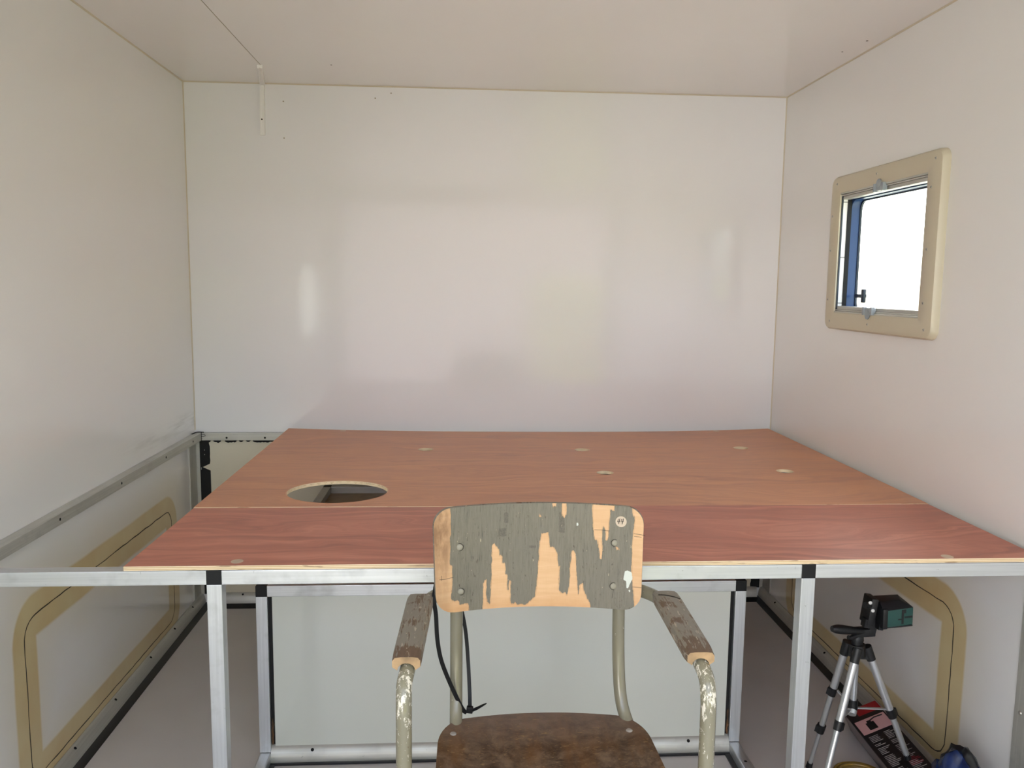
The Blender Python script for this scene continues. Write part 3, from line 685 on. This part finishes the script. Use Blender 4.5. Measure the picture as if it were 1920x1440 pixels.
for sg, xs in ((-1, (-.004, -.028, -.058, -.075, -.082, -.086)), (1, (.313, .342, .376, .388, .3885, .3915))):
    pts = [(xs[0], 1.548, .706), (xs[1], 1.535, .707), (xs[2], 1.495, .706), (xs[3], 1.44, .704), (xs[3]*.5+xs[4]*.5, 1.34, .702), (xs[4], 1.262, .700), (xs[4], 1.235, .6965), (xs[5], 1.209, .682), (xs[5], 1.196, .655), (xs[5], 1.194, .62), (xs[5], 1.194, .45), (xs[5], 1.19, .02)]
    bm = NB(); tube(bm, pts, .0125, 16, 7); obj('arm_tube', bm, M['tube'], ch, smooth=True)
    bm = NB(); disc(bm, (xs[5], 1.19, 0), (0, 0, 1), .017, .022, 16); obj('rubber_foot', bm, M['black'], ch, smooth=True)
    bm = NB(); rod(bm, (xs[5], 1.194, .437), (-.007 if sg < 0 else .329, 1.194, .437), .010); obj('cross_bar', bm, M['tube'], ch, smooth=True)
    # wooden arm pad, hollowed underneath over the tube
    bm = NB(); A = [(xs[3]*1.0+(0.001 if sg < 0 else .004), 1.488), (xs[4]-.002 if sg < 0 else xs[4]-.003, 1.223)]
    n = 12; rings = []
    for i in range(n+1):
        t = i/n; cx, cy = A[0][0]+(A[1][0]-A[0][0])*t, A[0][1]+(A[1][1]-A[0][1])*t
        hw = .0235-.0015*t; zt = .7245-.002*abs(2*t-1)**6; zc = .700
        e = .0035 if i in (0, n) else 0
        sec = [(-hw+.004, zt-e), (-hw, zt-.005-e), (-hw, .7005+e), (-hw+.003, .6985+e)]
        for k in range(9): a_ = PI-k*PI/8; sec.append((.0140*math.cos(a_), .6985+.0155*math.sin(a_)*.75))
        sec += [(hw-.003, .6985+e), (hw, .7005+e), (hw, zt-.005-e), (hw-.004, zt-e), (hw*.4, zt+.0012-e), (-hw*.4, zt+.0012-e)]
        rings.append([bm.verts.new((cx+s, cy, z)) for s, z in sec])
    k = len(rings[0])
    for R1, R2 in zip(rings, rings[1:]):
        for j in range(k): bm.faces.new((R1[j], R1[(j+1) % k], R2[(j+1) % k], R2[j]))
    bm.faces.new(rings[0]); bm.faces.new(rings[-1][::-1]).material_index = 1
    pad = obj('armrest', bm, None, ch, smooth=True, mats=[M['worn'], M['barewood']])
    if sg > 0:      # dark gouge across the right pad
        bm = NB(); tube(bm, [(.372, 1.455, .7252), (.385, 1.450, .7258), (.398, 1.442, .7256), (.408, 1.434, .7244)], .0013, 6, 5); obj('gouge', bm, M['dark'], pad)
# seat
bm = NB(); NU, NV = 44, 26; top = {}; bot = {}
def seat_half(v):          # v 0 back .. 1 front -> half width
    return None
XS0, XS1 = -.040, .356
def seat_pt(u, v):
    # superellipse-like plan: back edge arc with round corners
    y_front, y_side = 1.10, 1.485
    xc = (XS0+XS1)/2; hw0 = (XS1-XS0)/2
    uu = 2*u-1
    yb = 1.518-.034*abs(uu)**2.2
    if abs(uu) > .76: tt = min(1, (abs(uu)-.76)/.24); yb -= .075*(1-math.sqrt(max(0, 1-tt**2.0)))
    yf = 1.10+.02*uu*uu
    if abs(uu) > .85: yf += .03*((abs(uu)-.85)/.15)**2
    y = yb+(yf-yb)*v
    flare = 1+.05*max(0, (1.42-y)/.3)
    z = .4605-.006*(1-uu*uu)*math.sin(PI*min(1, max(0, (1.5-y)/.36)))-.010*max(0, (1.16-y)/.06)**2+.004*abs(uu)**4
    return Vector((xc+hw0*uu*(flare if uu > 0 else 1+.4*(flare-1)), y, z))
for i in range(NU+1):
    for j in range(NV+1):
        p = seat_pt(.5-.5*math.cos(PI*i/NU), j/NV); top[i, j] = bm.verts.new(p); bot[i, j] = bm.verts.new(p-Vector((0, 0, .010)))
for i in range(NU):
    for j in range(NV):
        bm.faces.new([top[a] for a in ((i, j), (i, j+1), (i+1, j+1), (i+1, j))]); bm.faces.new([bot[a] for a in ((i, j), (i+1, j), (i+1, j+1), (i, j+1))])
for i in range(NU):
    for j in (0, NV): bm.faces.new((top[i, j], top[i+1, j], bot[i+1, j], bot[i, j]))
for j in range(NV):
    for i in (0, NU): bm.faces.new((top[i, j], top[i, j+1], bot[i, j+1], bot[i, j]))
seat = obj('seat', bm, M['seat'], ch, smooth=True)
M['rivet'] = plain('worn_rivet', (186, 182, 178), .35, .5)
for x, y in ((-.012, 1.446), (.322, 1.444), (-.012, 1.20), (.322, 1.20)):
    bm = NB(); disc(bm, (x, y, .4615), (0, 0, 1), .0065, .0025, 16, dome=True); obj('rivet', bm, M['rivet'], seat, smooth=True)

# backrest: bent plywood; the peeled areas are stored as signed distances on the surface
BW = 1920/430
def pip(x, y, poly):
    ins = False; d = 1e9; n = len(poly)
    for i in range(n):
        x1, y1 = poly[i]; x2, y2 = poly[(i+1) % n]
        if (y1 > y) != (y2 > y) and x < (x2-x1)*(y-y1)/(y2-y1)+x1: ins = not ins
        dx, dy = x2-x1, y2-y1; t = max(0, min(1, ((x-x1)*dx+(y-y1)*dy)/(dx*dx+dy*dy+1e-9)))
        d = min(d, math.hypot(x-x1-t*dx, y-y1-t*dy))
    return d if ins else -d
bare = [
 [(-80, -50), (214, -50), (216, 540), (234, 560), (236, 690), (230, 850), (290, 845), (300, 880), (365, 873), (378, 900), (380, 1150), (-80, 1150)],
 [(485, 1150), (487, 900), (492, 720), (505, 690), (520, 690), (520, 810), (528, 885), (550, 885), (556, 700), (560, 420), (580, 400), (600, 430), (620, 450), (625, 500), (650, 500), (650, 560), (672, 560), (680, 650), (695, 660), (695, 780), (705, 780), (710, 700), (722, 710), (722, 880), (740, 905), (760, 885), (780, 905), (820, 900), (850, 910), (890, 870), (930, 840), (950, 600), (960, 400), (975, 335), (1035, 320), (1048, 440), (1080, 440), (1110, 490), (1122, 600), (1135, 590), (1130, 700), (1125, 790), (1150, 815), (1180, 805), (1195, 835), (1210, 760), (1225, 490), (1245, 465), (1265, 500), (1280, 700), (1290, 820), (1305, 740), (1325, 730), (1335, 790), (1365, 850), (1390, 900), (1395, 1150)],
 [(1395, -50), (1400, 200), (1405, 290), (1420, 370), (1440, 380), (1455, 440), (1462, 520), (1475, 530), (1487, 490), (1480, 300), (1490, 260), (1508, 290), (1510, 370), (1530, 370), (1540, 220), (1548, 120), (1580, 130), (1588, -50)],
 [(1138, -50), (1145, 190), (1165, 205), (1182, 180), (1192, -50)], [(1055, -50), (1070, 125), (1095, 110), (1110, -50)],
 [(1722, -50), (1725, 150), (1745, 170), (1735, 260), (1723, 400), (1722, 640), (1738, 800), (1752, 1150), (1990, 1150), (1990, -50)],
 [(1590, 420), (1615, 420), (1618, 445), (1600, 448)], [(955, 175), (975, 178), (975, 205), (955, 200)]]
chip = [[(1668, 618), (1690, 612), (1722, 625), (1730, 680), (1705, 730), (1695, 762), (1682, 760), (1680, 700), (1657, 690)], [(1700, 775), (1712, 770), (1712, 792), (1702, 790)], [(1268, 242), (1284, 242), (1284, 264), (1268, 264)]]
dark = [[(655, 150), (698, 150), (696, 245), (655, 240)], [(612, 280), (682, 278), (682, 350), (605, 350)], [(1118, 150), (1142, 150), (1165, 200), (1172, 250), (1175, 330), (1115, 325)], [(868, 425), (935, 430), (930, 455), (868, 450)]]
NX, NZ = 220, 108
XB0, XB1, ZB0, ZB1 = -.0505, .3460, .6845, .8860
XBC = (XB0+XB1)/2; HWB = (XB1-XB0)/2; HB = ZB1-ZB0
def back_pt(u, v, off):
    a = 2*u-1; hw = HWB*(1-.020*v)
    rc = .034
    z = ZB1-HB*v
    x = XBC+.002*v+a*hw
    # round the corners of the outline by squeezing rows near top and bottom
    e = min(v*HB, (1-v)*HB)
    if e < rc: ins = rc-math.sqrt(max(0, rc*rc-(rc-e)**2)); x = XBC+.002*v+a*(hw-ins)
    aa = (x-XBC)/HWB
    y = 1.503-.028*aa*aa+.006*(1-v) - (.004*(aa < 0)*aa*aa)
    t = Vector((HWB, -.056*aa, 0)).normalized(); nrm = Vector((-t.y, t.x, 0))
    z += .0025*math.sin(PI*u)*(1 if v < .5 else .6)
    return Vector((x, y, z))+nrm*off, aa
bm = NB(); L1 = bm.verts.layers.float.new('bare'); L2 = bm.verts.layers.float.new('chip'); L3 = bm.verts.layers.float.new('stain')
F_, K_ = {}, {}
vs_ = [0, .004, .012, .025, .045, .07, .1, .13, .165]
rows = vs_+[.165+(1-.33)*i/(NZ-18) for i in range(1, NZ-18)]+[1-q for q in vs_[::-1]]
for j, v in enumerate(rows):
    for i in range(NX+1):
        p, aa = back_pt(i/NX, v, 0); vt = bm.verts.new(p); F_[i, j] = vt
        X = 78+(aa*.5+.5)*(1812-78)+(-12*(v-.5)*aa); bow = 40*aa*aa*(v-.3); Y = 88+v*835+bow
        vt[L1] = max(pip(X, Y, q) for q in bare); vt[L2] = max(pip(X, Y, q) for q in chip); vt[L3] = max(pip(X, Y, q) for q in dark)
        K_[i, j] = bm.verts.new(back_pt(i/NX, v, .0095)[0])
nr = len(rows)
for i in range(NX):
    for j in range(nr-1):
        bm.faces.new([F_[a] for a in ((i, j), (i, j+1), (i+1, j+1), (i+1, j))]); bm.faces.new([K_[a] for a in ((i, j), (i+1, j), (i+1, j+1), (i, j+1))])
for i in range(NX):
    for j in (0, nr-1): bm.faces.new((F_[i, j], F_[i+1, j], K_[i+1, j], K_[i, j])).material_index = 1
for j in range(nr-1):
    for i in (0, NX): bm.faces.new((F_[i, j], F_[i, j+1], K_[i, j+1], K_[i, j])).material_index = 1
def backrest_mat():
    w = NM('grey_paint_peeling_off_plywood', Roughness=.5)
    A = lambda n_: w.n('ShaderNodeAttribute', attribute_name=n_).outputs['Fac']
    p = w.co()
    jag = w.math('MULTIPLY', w.math('SUBTRACT', w.noise(w.co((520, 1, 60)), 1., 5, .7), .5), 40.)
    k = w.ramp(w.math('ADD', w.math('MULTIPLY', w.math('ADD', A('bare'), jag), .1), .5), [(.45, 0.), (.55, 1.)])
    edge = w.ramp(w.math('ADD', w.math('MULTIPLY', w.math('ABSOLUTE', w.math('ADD', A('bare'), jag)), .06), 0.), [(.05, 1.), (.6, 0.)])
    fine = w.noise(w.co((420, 1, 34)), 1., 6, .7); big = w.noise(p, 9, 4)
    paint = w.ramp(fine, [(.32, srgb(84, 79, 68)), (.42, srgb(110, 104, 90)), (.6, srgb(122, 115, 101))])
    paint = w.mix(w.ramp(big, [(.35, 0.), (.7, .4)]), paint, srgb(110, 106, 98))
    nick = w.ramp(w.noise(w.co((240, 1, 60), (2, 0, 4)), 1., 4, .7), [(.645, 0.), (.66, .8)])
    paint = w.mix(nick, paint, srgb(70, 60, 48))
    nick2 = w.ramp(w.noise(w.co((200, 1, 70), (9, 0, 4)), 1., 4, .7), [(.69, 0.), (.70, .7)])
    paint = w.mix(nick2, paint, srgb(206, 190, 160))
    st = w.ramp(w.math('MULTIPLY', w.math('ADD', A('stain'), w.math('MULTIPLY', jag, .5)), .05), [(.0, 0.), (.25, .55)])
    st = w.math('MULTIPLY', st, w.ramp(w.noise(w.co((500, 1, 500)), 1, 3), [(.4, .5), (.6, 1.)]))
    paint = w.mix(st, paint, srgb(62, 56, 48))
    wood = w.ramp(w.noise(w.co((14, 1, 150)), 1., 5, .6), [(.3, srgb(214, 170, 126)), (.55, srgb(220, 178, 134)), (.75, srgb(226, 186, 144))])
    sp = w.n('ShaderNodeSeparateXYZ', {0: p})
    left = w.n('ShaderNodeMapRange', {0: sp.outputs[0], 1: -.012, 2: -.026, 3: 0., 4: 1.}).outputs[0]
    up = w.n('ShaderNodeMapRange', {0: sp.outputs[2], 1: .72, 2: .82, 3: .3, 4: 1.}).outputs[0]
    left = w.math('MULTIPLY', left, up)
    grime = w.math('MULTIPLY', left, w.ramp(w.noise(w.co((30, 1, 12)), 1.2, 5, .65), [(.30, .35), (.55, 1.)]))
    wood = w.mix(w.math('MULTIPLY', grime, .9), wood, srgb(132, 96, 66))
    low = w.math('MULTIPLY', w.n('ShaderNodeMapRange', {0: sp.outputs[2], 1: .715, 2: .69, 3: 0., 4: .6}).outputs[0], w.noise(w.co((30, 1, 30)), 1., 3))
    wood = w.mix(low, wood, srgb(188, 126, 66))
    cr_ = w.ramp(w.noise(w.co((8, 1, 300)), .6, 2), [(.735, 0.), (.745, .6)]); wood = w.mix(cr_, wood, srgb(120, 82, 52))
    wood = w.mix(w.math('MULTIPLY', edge, .35), wood, srgb(150, 110, 74))
    col = w.mix(k, paint, wood)
    ck = w.ramp(w.math('ADD', w.math('MULTIPLY', w.math('ADD', A('chip'), w.math('MULTIPLY', jag, .3)), .1), .5), [(.45, 0.), (.55, 1.)])
    col = w.mix(ck, col, srgb(214, 218, 208))
    w.set('Base Color', col)
    w.set('Roughness', w.mix(k, (.42, .42, .42, 1), (.6, .6, .6, 1)))
    w.set('Normal', w.bump(w.math('SUBTRACT', 1., k), .5, .0008, w.bump(fine, .55, .0008))); return w.m
back = obj('backrest', bm, None, ch, smooth=True, mats=[backrest_mat(), M['worn']], angle=50)
def on_back(X, Y, off=0):
    v = (Y-88)/835; u = (X-78)/(1812-78); aa = 2*u-1; v -= (40*aa*aa*(v-.3))/835
    return back_pt(u, v, off)[0]
for X, Y in ((285, 410), (285, 775), (1585, 390), (1583, 748)):
    bm = NB(); disc(bm, on_back(X, Y, .0003), (0, -1, 0), .0074, .0008, 20); obj('bolt_rim', bm, M['dark'], back)  # dark disc under the bolt head, showing as a rim
    bm = NB(); disc(bm, on_back(X, Y, .0004), (0, -1, 0), .0066, .0030, 18, dome=True); obj('bolt_head', bm, M['boltpaint'] if 'boltpaint' in M else M.setdefault('boltpaint', plain('painted_bolt_head', (150, 144, 128), .28)), back, smooth=True)
for pts_ in ([(1415, 292), (1475, 290), (1540, 294)], [(1735, 300), (1790, 304), (1826, 306)], [(1740, 322), (1800, 325)], [(112, 662), (165, 662), (228, 652)], [(128, 630), (130, 672)], [(1586, 770), (1584, 850)]):
    bm = NB(); tube(bm, [on_back(a, b, .0001) for a, b in pts_], .00042, 6); obj('crack', bm, M['dark'], back)
bm = NB(); disc(bm, on_back(1632, 210, .0003), on_back(1632, 210, -1)-on_back(1632, 210, 0), .0105, .0006, 28); st = obj('round_sticker', bm, plain('cream_paper_sticker', (206, 186, 164), .5), back)
bm = NB()
def stroke(pts): tube(bm, [on_back(1632+a, 210+b, -.0008) for a, b in pts], .0006, 6)
stroke([(-18, -22), (-30, 2), (-10, -3)]); stroke([(-6, -26), (-20, 18)]); stroke([(10, -24), (-2, 0), (20, -5)]); stroke([(24, -28), (8, 20)])
obj('handwritten_number', bm, M['hole'], st)

# black cable tie looped over the left arm tube
ct = thing('cable_tie', 'long black cable tie looped loosely round the left side of the chair back', 'cable tie', (0, 1.5, .45))
S1 = [(-.046, 1.500, .735), (-.049, 1.478, .712), (-.0455, 1.482, .68), (-.043, 1.488, .63), (-.036, 1.495, .585), (-.021, 1.500, .54), (-.002, 1.503, .495), (.008, 1.505, .475), (.014, 1.507, .470)]
S2 = [(.020, 1.512, .472), (.0195, 1.53, .50), (.016, 1.55, .56), (.010, 1.562, .62), (-.004, 1.568, .68), (-.024, 1.565, .725), (-.042, 1.525, .742), (-.046, 1.500, .735)]
bm = NB(); sweep(bm, catmull(S1, 8), rect(.0080, .0016), up=(0, -1, 0)); obj('strap', bm, M['black'], ct, smooth=True)
bm = NB(); sweep(bm, catmull(S2, 8), rect(.0075, .0016), up=(0, -1, .2)); obj('strap', bm, M['black'], ct, smooth=True)
bm = NB(); boxrot(bm, (.0195, 1.508, .4755), (.013, .009, .013), Matrix.Rotation(.15, 3, 'Y')); bm_bevel(bm, .002); obj('locking_head', bm, M['black'], ct, smooth=True)
bm = NB(); sweep(bm, [(.022, 1.507, .473), (.034, 1.502, .481), (.046, 1.496, .491), (.052, 1.493, .4955)], rect(.006, .0014), up=(.3, -.6, 1), radii=[1, 1, .7, .3]); obj('strap_tail', bm, M['black'], ct, smooth=True)

# ------------------------------------------------------------------ tripod with level
tp = thing('tripod', 'small silver photo tripod with black joints standing under the plywood by the right wall', 'tripod', (1.02, 1.95, 0))
M['silver'] = plain('satin_silver_tube', (200, 202, 204), .28, .75)
M['blk2'] = plain('matt_black_plastic', (16, 16, 18), .45, nb=.1)
HUB = Vector((1.022, 1.95, .385))
def lerp(a, b, t): return Vector(a)*(1-t)+Vector(b)*t
legs = [((1.000, 1.965, .368), (.952, 2.030, .004), (.34, .66)), ((1.010, 1.930, .362), (.905, 1.865, .004), (.46,)), ((1.056, 1.945, .362), (1.166, 1.925, .088), (.56,))]
for i, (a, b, cl) in enumerate(legs):
    a, b = Vector(a), Vector(b); d = (b-a).normalized()
    bm = NB(); rod(bm, a, lerp(a, b, cl[0]), .0100, n=16)
    leg = obj('leg', bm, M['silver'], tp, smooth=True)
    r = .0078; prev = cl[0]
    for q in list(cl[1:])+[.985]:
        bm = NB(); rod(bm, lerp(a, b, prev), lerp(a, b, q), r, n=12); obj('lower_section', bm, M['silver'], leg, smooth=True); prev = q; r -= .0022
    for q in cl:
        c = lerp(a, b, q); bm = NB(); rod(bm, c-d*.012, c+d*.012, .0115, .0105, n=16); side = d.cross(Vector((0, 1, 0))).normalized()
        boxrot(bm, c+side*(.009 if i != 0 else -.009), (.012, .010, .018), frame_to(d)); obj('leg_clamp', bm, M['blk2'], leg, smooth=True)
    bm = NB(); rod(bm, b-d*.014, b+d*.002, .0075, .009, n=14); obj('rubber_foot', bm, M['blk2'], leg, smooth=True)
    bm = NB(); rod(bm, a-d*.026, a+d*.012, .0125, .0115, n=16); obj('leg_socket', bm, M['blk2'], leg, smooth=True)
bm = NB(); rod(bm, (1.022, 1.95, .375), (1.022, 1.95, .215), .0085, n=16); obj('centre_column', bm, M['silver'], tp, smooth=True)
bm = NB(); rod(bm, (1.022, 1.95, .240), (1.022, 1.95, .214), .0125, n=16); obj('column_collar', bm, M['blk2'], tp, smooth=True)
bm = NB(); rod(bm, (1.018, 1.945, .212), (1.014, 1.938, .205), .013, .011, n=18); obj('end_cap', bm, M['silver'], tp, smooth=True)
bm = NB(); rod(bm, (1.022, 1.95, .362), (1.022, 1.95, .392), .024, .021, n=20); rod(bm, (1.022, 1.95, .392), (1.022, 1.95, .402), .014, n=16)
for a, b, cl in legs:
    c = Vector(a); boxrot(bm, lerp(HUB-Vector((0, 0, .012)), c, .6), (.024, .018, .024), Matrix.Rotation(math.atan2(c.y-HUB.y, c.x-HUB.x), 3, 'Z'))
obj('hub', bm, M['blk2'], tp, smooth=True)
for i, (a, b, cl) in enumerate(legs):
    e = lerp(a, b, cl[0]-.04); s0 = Vector((1.022, 1.95, .217)); bm = NB(); sweep(bm, [s0, e], rect(.0075, .0026), up=(0, 0, 1)); disc(bm, e-Vector((0, .003, 0)), (0, -1, 0), .0045, .004, 10); obj('brace', bm, M['silver'], tp, smooth=True)
bm = NB(); rod(bm, (1.022, 1.95, .400), (1.022, 1.95, .416), .017, .015, n=18); boxrot(bm, (1.038, 1.95, .424), (.052, .026, .020), Matrix.Rotation(-.05, 3, 'Y')); bm_bevel(bm, .003)
boxrot(bm, (1.058, 1.95, .440), (.018, .024, .040), Matrix.Rotation(.2, 3, 'Y')); obj('pan_head', bm, M['blk2'], tp, smooth=True)
bm = NB(); tube(bm, [(1.035, 1.945, .428), (1.010, 1.94, .431), (.975, 1.935, .437), (.944, 1.93, .442)], .0105, 14, 4, radii=[.8, .8, .85, .9, .95, 1, 1.05, 1.1, 1.15, 1.15, 1.1, .95, .7]); obj('pan_handle', bm, M['blk2'], tp, smooth=True)
bm = NB(); tube(bm, [(1.015, 1.94, .418), (.998, 1.935, .415), (.990, 1.933, .417)], .006, 10, 3); obj('locking_knob', bm, M['blk2'], tp, smooth=True)
bm = NB(); R_ = Matrix.Rotation(.12, 3, 'Y'); boxrot(bm, (1.046, 1.945, .485), (.018, .045, .072), R_); bm_bevel(bm, .003)
rod(bm, (1.040, 1.93, .503), (1.024, 1.925, .505), .008, n=14); boxrot(bm, (1.040, 1.935, .455), (.026, .02, .022), R_); boxrot(bm, (1.068, 1.93, .450), (.012, .02, .02), R_)
obj('tilt_bracket', bm, M['blk2'], tp, smooth=True)
for p in ((1.0355, 1.921, .513), (1.0435, 1.921, .492)):
    bm = NB(); disc(bm, p, (-.3, -1, 0), .0045, .0015, 14, dome=True); obj('screw', bm, plain('pale_screw', (216, 214, 210), .3), tp, smooth=True)
ll = thing('laser_level', 'dark green and black laser level clamped on top of the small tripod', 'laser level', (1.095, 1.94, .45))
M['green'] = plain('dark_green_plastic', (34, 76, 70), .4, nb=.1)
RL = Matrix.Rotation(.10, 3, 'Z')@Matrix.Rotation(-.03, 3, 'Y')
cL = Vector((1.106, 1.945, .4795))
def lp(x, y, z): return cL+RL@Vector((x, y, z))
bm = NB(); bot = [(-.043, -.032), (.043, -.026), (.043, .026), (-.043, .032)]
v0 = [bm.verts.new(lp(x, y, -.028)) for x, y in bot]; v1 = [bm.verts.new(lp(x, y, .018)) for x, y in bot]
bm.faces.new(v0[::-1]); bm.faces.new(v1)
for i in range(4): bm.faces.new((v0[i], v0[(i+1) % 4], v1[(i+1) % 4], v1[i]))
obj('housing', bm, M['green'], ll, bevel=.003, smooth=True)
bm = NB(); v0 = [bm.verts.new(lp(x*1.04, y*1.06, .017)) for x, y in bot]; v1 = [bm.verts.new(lp(x, y, .036)) for x, y in ((-.046, -.016), (.012, -.014), (.030, .02), (-.046, .026))]
bm.faces.new(v0[::-1]); bm.faces.new(v1)
for i in range(4): bm.faces.new((v0[i], v0[(i+1) % 4], v1[(i+1) % 4], v1[i]))
obj('top_cover', bm, M['blk2'], ll, bevel=.003, smooth=True)
bm = NB(); v0 = [lp(-.046, -.034, -.031), lp(-.046, .034, -.031), lp(-.046, .034, .022), lp(-.046, -.034, .022)]
A = [bm.verts.new(v) for v in v0]; B = [bm.verts.new(v+RL@Vector((.014, 0, 0))) for v in v0]; bm.faces.new(A); bm.faces.new(B[::-1])
for i in range(4): bm.faces.new((A[i], A[(i+1) % 4], B[(i+1) % 4], B[i]))
obj('front_bezel', bm, M['blk2'], ll, bevel=.003, smooth=True)
bm = NB()
for x, z, sx, sz in ((.012, -.004, .006, .038), (.0265, -.006, .026, .005), (.004, -.010, .010, .003), (.018, .010, .006, .010)): boxrot(bm, lp(x, -.0293+.0035*(x+.0)/.043*1.0, z), (sx, .0012, sz), RL)
obj('switch_panel', bm, M['blk2'], ll)
bm = NB(); boxrot(bm, lp(0, 0, -.030), (.084, .054, .004), RL); obj('base_rim', bm, M['blk2'], ll, bevel=.001)

# ------------------------------------------------------------------ carton lying against the floor profile
ct_ = thing('carton', 'long black cardboard carton with red end lying tilted behind the tripod by the right wall', 'carton', (1.16, 1.9, 0))
org = Vector((1.156, 2.205, .001)); ln = Vector((-.05, -1, 0)).normalized(); a_ = math.radians(24)
side0 = Vector((1, -.05, 0)).normalized(); wd = side0*math.cos(a_)+Vector((0, 0, math.sin(a_))); ht = -side0*math.sin(a_)+Vector((0, 0, math.cos(a_)))
WD, HT, LN = .098, .062, .40
RC = Matrix((wd, -ln, ht)).transposed()
def cp(s, l, h): return org+wd*s+ln*l+ht*h
def carton_box(bm, s0, s1, l0, l1, h0, h1):
    V = [bm.verts.new(cp(s, l, h)) for s, l, h in ((s0, l0, h0), (s1, l0, h0), (s1, l1, h0), (s0, l1, h0), (s0, l0, h1), (s1, l0, h1), (s1, l1, h1), (s0, l1, h1))]
    for q in ((0, 3, 2, 1), (4, 5, 6, 7), (0, 1, 5, 4), (1, 2, 6, 5), (2, 3, 7, 6), (3, 0, 4, 7)): bm.faces.new([V[i] for i in q])
bm = NB(); carton_box(bm, 0, WD, 0, LN, 0, HT)
def carton_mat():
    w = NM('printed_black_card', Roughness=.38); w.b.inputs['Base Color'].default_value = srgb(26, 22, 24); return w.m
obj('carton_body', bm, carton_mat(), ct_, bevel=.0015)
bm = NB(); carton_box(bm, -.0006, 0, .0, LN, .003, HT-.003); obj('grey_side', bm, plain('grey_printed_card', (122, 112, 112), .5), ct_)
bm = NB(); carton_box(bm, .03, WD+.0003, -.0003, .040, HT-.001, HT+.0005); obj('red_print', bm, plain('red_printed_card', (150, 24, 30), .4), ct_)
bm = NB(); carton_box(bm, .006, WD-.004, .060, .125, HT-.001, HT+.0005); ph = obj('pink_picture', bm, plain('pink_printed_card', (206, 160, 160), .4), ct_)
bm = NB(); c = cp(.05, .095, HT+.0005)
for s, l, ss, sl in ((.042, .098, .024, .034), (.042, .077, .012, .010)): carton_box(bm, s-ss/2, s+ss/2, l-sl/2, l+sl/2, HT, HT+.001)
tube(bm, [cp(.045, .075, HT+.001), cp(.062, .068, HT+.001), cp(.086, .070, HT+.001)], .002, 6)
obj('printed_silhouette', bm, M['blk2'], ph)
M['print'] = plain('pale_print', (176, 170, 170), .5)
rnd = random.Random(11); bm = NB()
for col, s0 in enumerate((.012, .056)):
    for k in range(30):
        l = .140+k*.0062
        if rnd.random() < .14: continue
        w_ = rnd.uniform(.016, .034); carton_box(bm, s0, s0+w_, l, l+.0014, HT, HT+.0004)
obj('printed_text', bm, M['print'], ct_)
bm = NB()
for k in range(6): carton_box(bm, .056, .056+rnd.uniform(.02, .034), .27+k*.0055, .27+k*.0055+.002, HT, HT+.0006)
obj('red_printed_text', bm, plain('dark_red_print', (120, 30, 40), .5), ct_)

# ------------------------------------------------------------------ coil of cable and blue bag on the floor
bm = NB(); rnd = random.Random(5); P_ = []
for k in range(5*24+1):
    a = 2*PI*k/24; tn = k//24; rr_ = .062+.006*math.sin(a*.37+1)+.003*((tn*3) % 4-1.5)
    P_.append((1.060+rr_*math.cos(a), 1.962+rr_*math.sin(a), .006+.0035*tn+.001*math.sin(3*a)))
tube(bm, P_, .0034, 8)
M['coil'] = plain('mustard_cable_jacket', (150, 116, 44), .4, var=.25)
tag(obj('cable_coil', bm, M['coil'], smooth=True), 'coil of mustard-yellow cable on the floor under the tripod', 'cable')
bag = thing('plastic_bag', 'crumpled dark blue plastic bag with open black mouth against the right wall', 'bag', (1.165, 1.705, 0))
import mathutils.noise as mn
def blob(c, rad, top, seed, n=26, m2=18, openr=.0):
    bm = NB(); rings = []
    for j in range(m2+1):
        ph = PI*(j/m2)*(1-openr)+PI*0 if not openr else PI*(1-(1-openr)*(1-j/m2)) ; row = []
        for i in range(n):
            th = 2*PI*i/n; d = Vector((math.cos(th)*math.sin(ph), math.sin(th)*math.sin(ph), math.cos(ph)))
            k = 1+.22*mn.noise(d*2.3+Vector((seed, 0, 0)))+.10*mn.noise(d*6+Vector((0, seed, 0)))
            p = Vector((c[0]+rad[0]*d.x*k, c[1]+rad[1]*d.y*k, c[2]+rad[2]*d.z*k)); p.z = max(.0008, p.z); p.x = min(p.x, XR-.024)
            row.append(bm.verts.new(p))
        rings.append(row)
    for A, B in zip(rings, rings[1:]):
        for i in range(n): bm.faces.new((A[i], A[(i+1) % n], B[(i+1) % n], B[i]))
    return bm
M['bluebag'] = plain('blue_plastic_film', (34, 54, 104), .25, nb=.5, ns=40, var=.5)
M['blackbag'] = plain('black_plastic_film', (14, 15, 18), .3, nb=.5, ns=40)
obj('bag_body', blob((1.165, 1.705, .105), (.055, .085, .115), .1, 2.2), M['bluebag'], bag, smooth=True, angle=80)
obj('bag_mouth', blob((1.180, 1.725, .155), (.040, .062, .075), .1, 5.1), M['blackbag'], bag, smooth=True, angle=80)
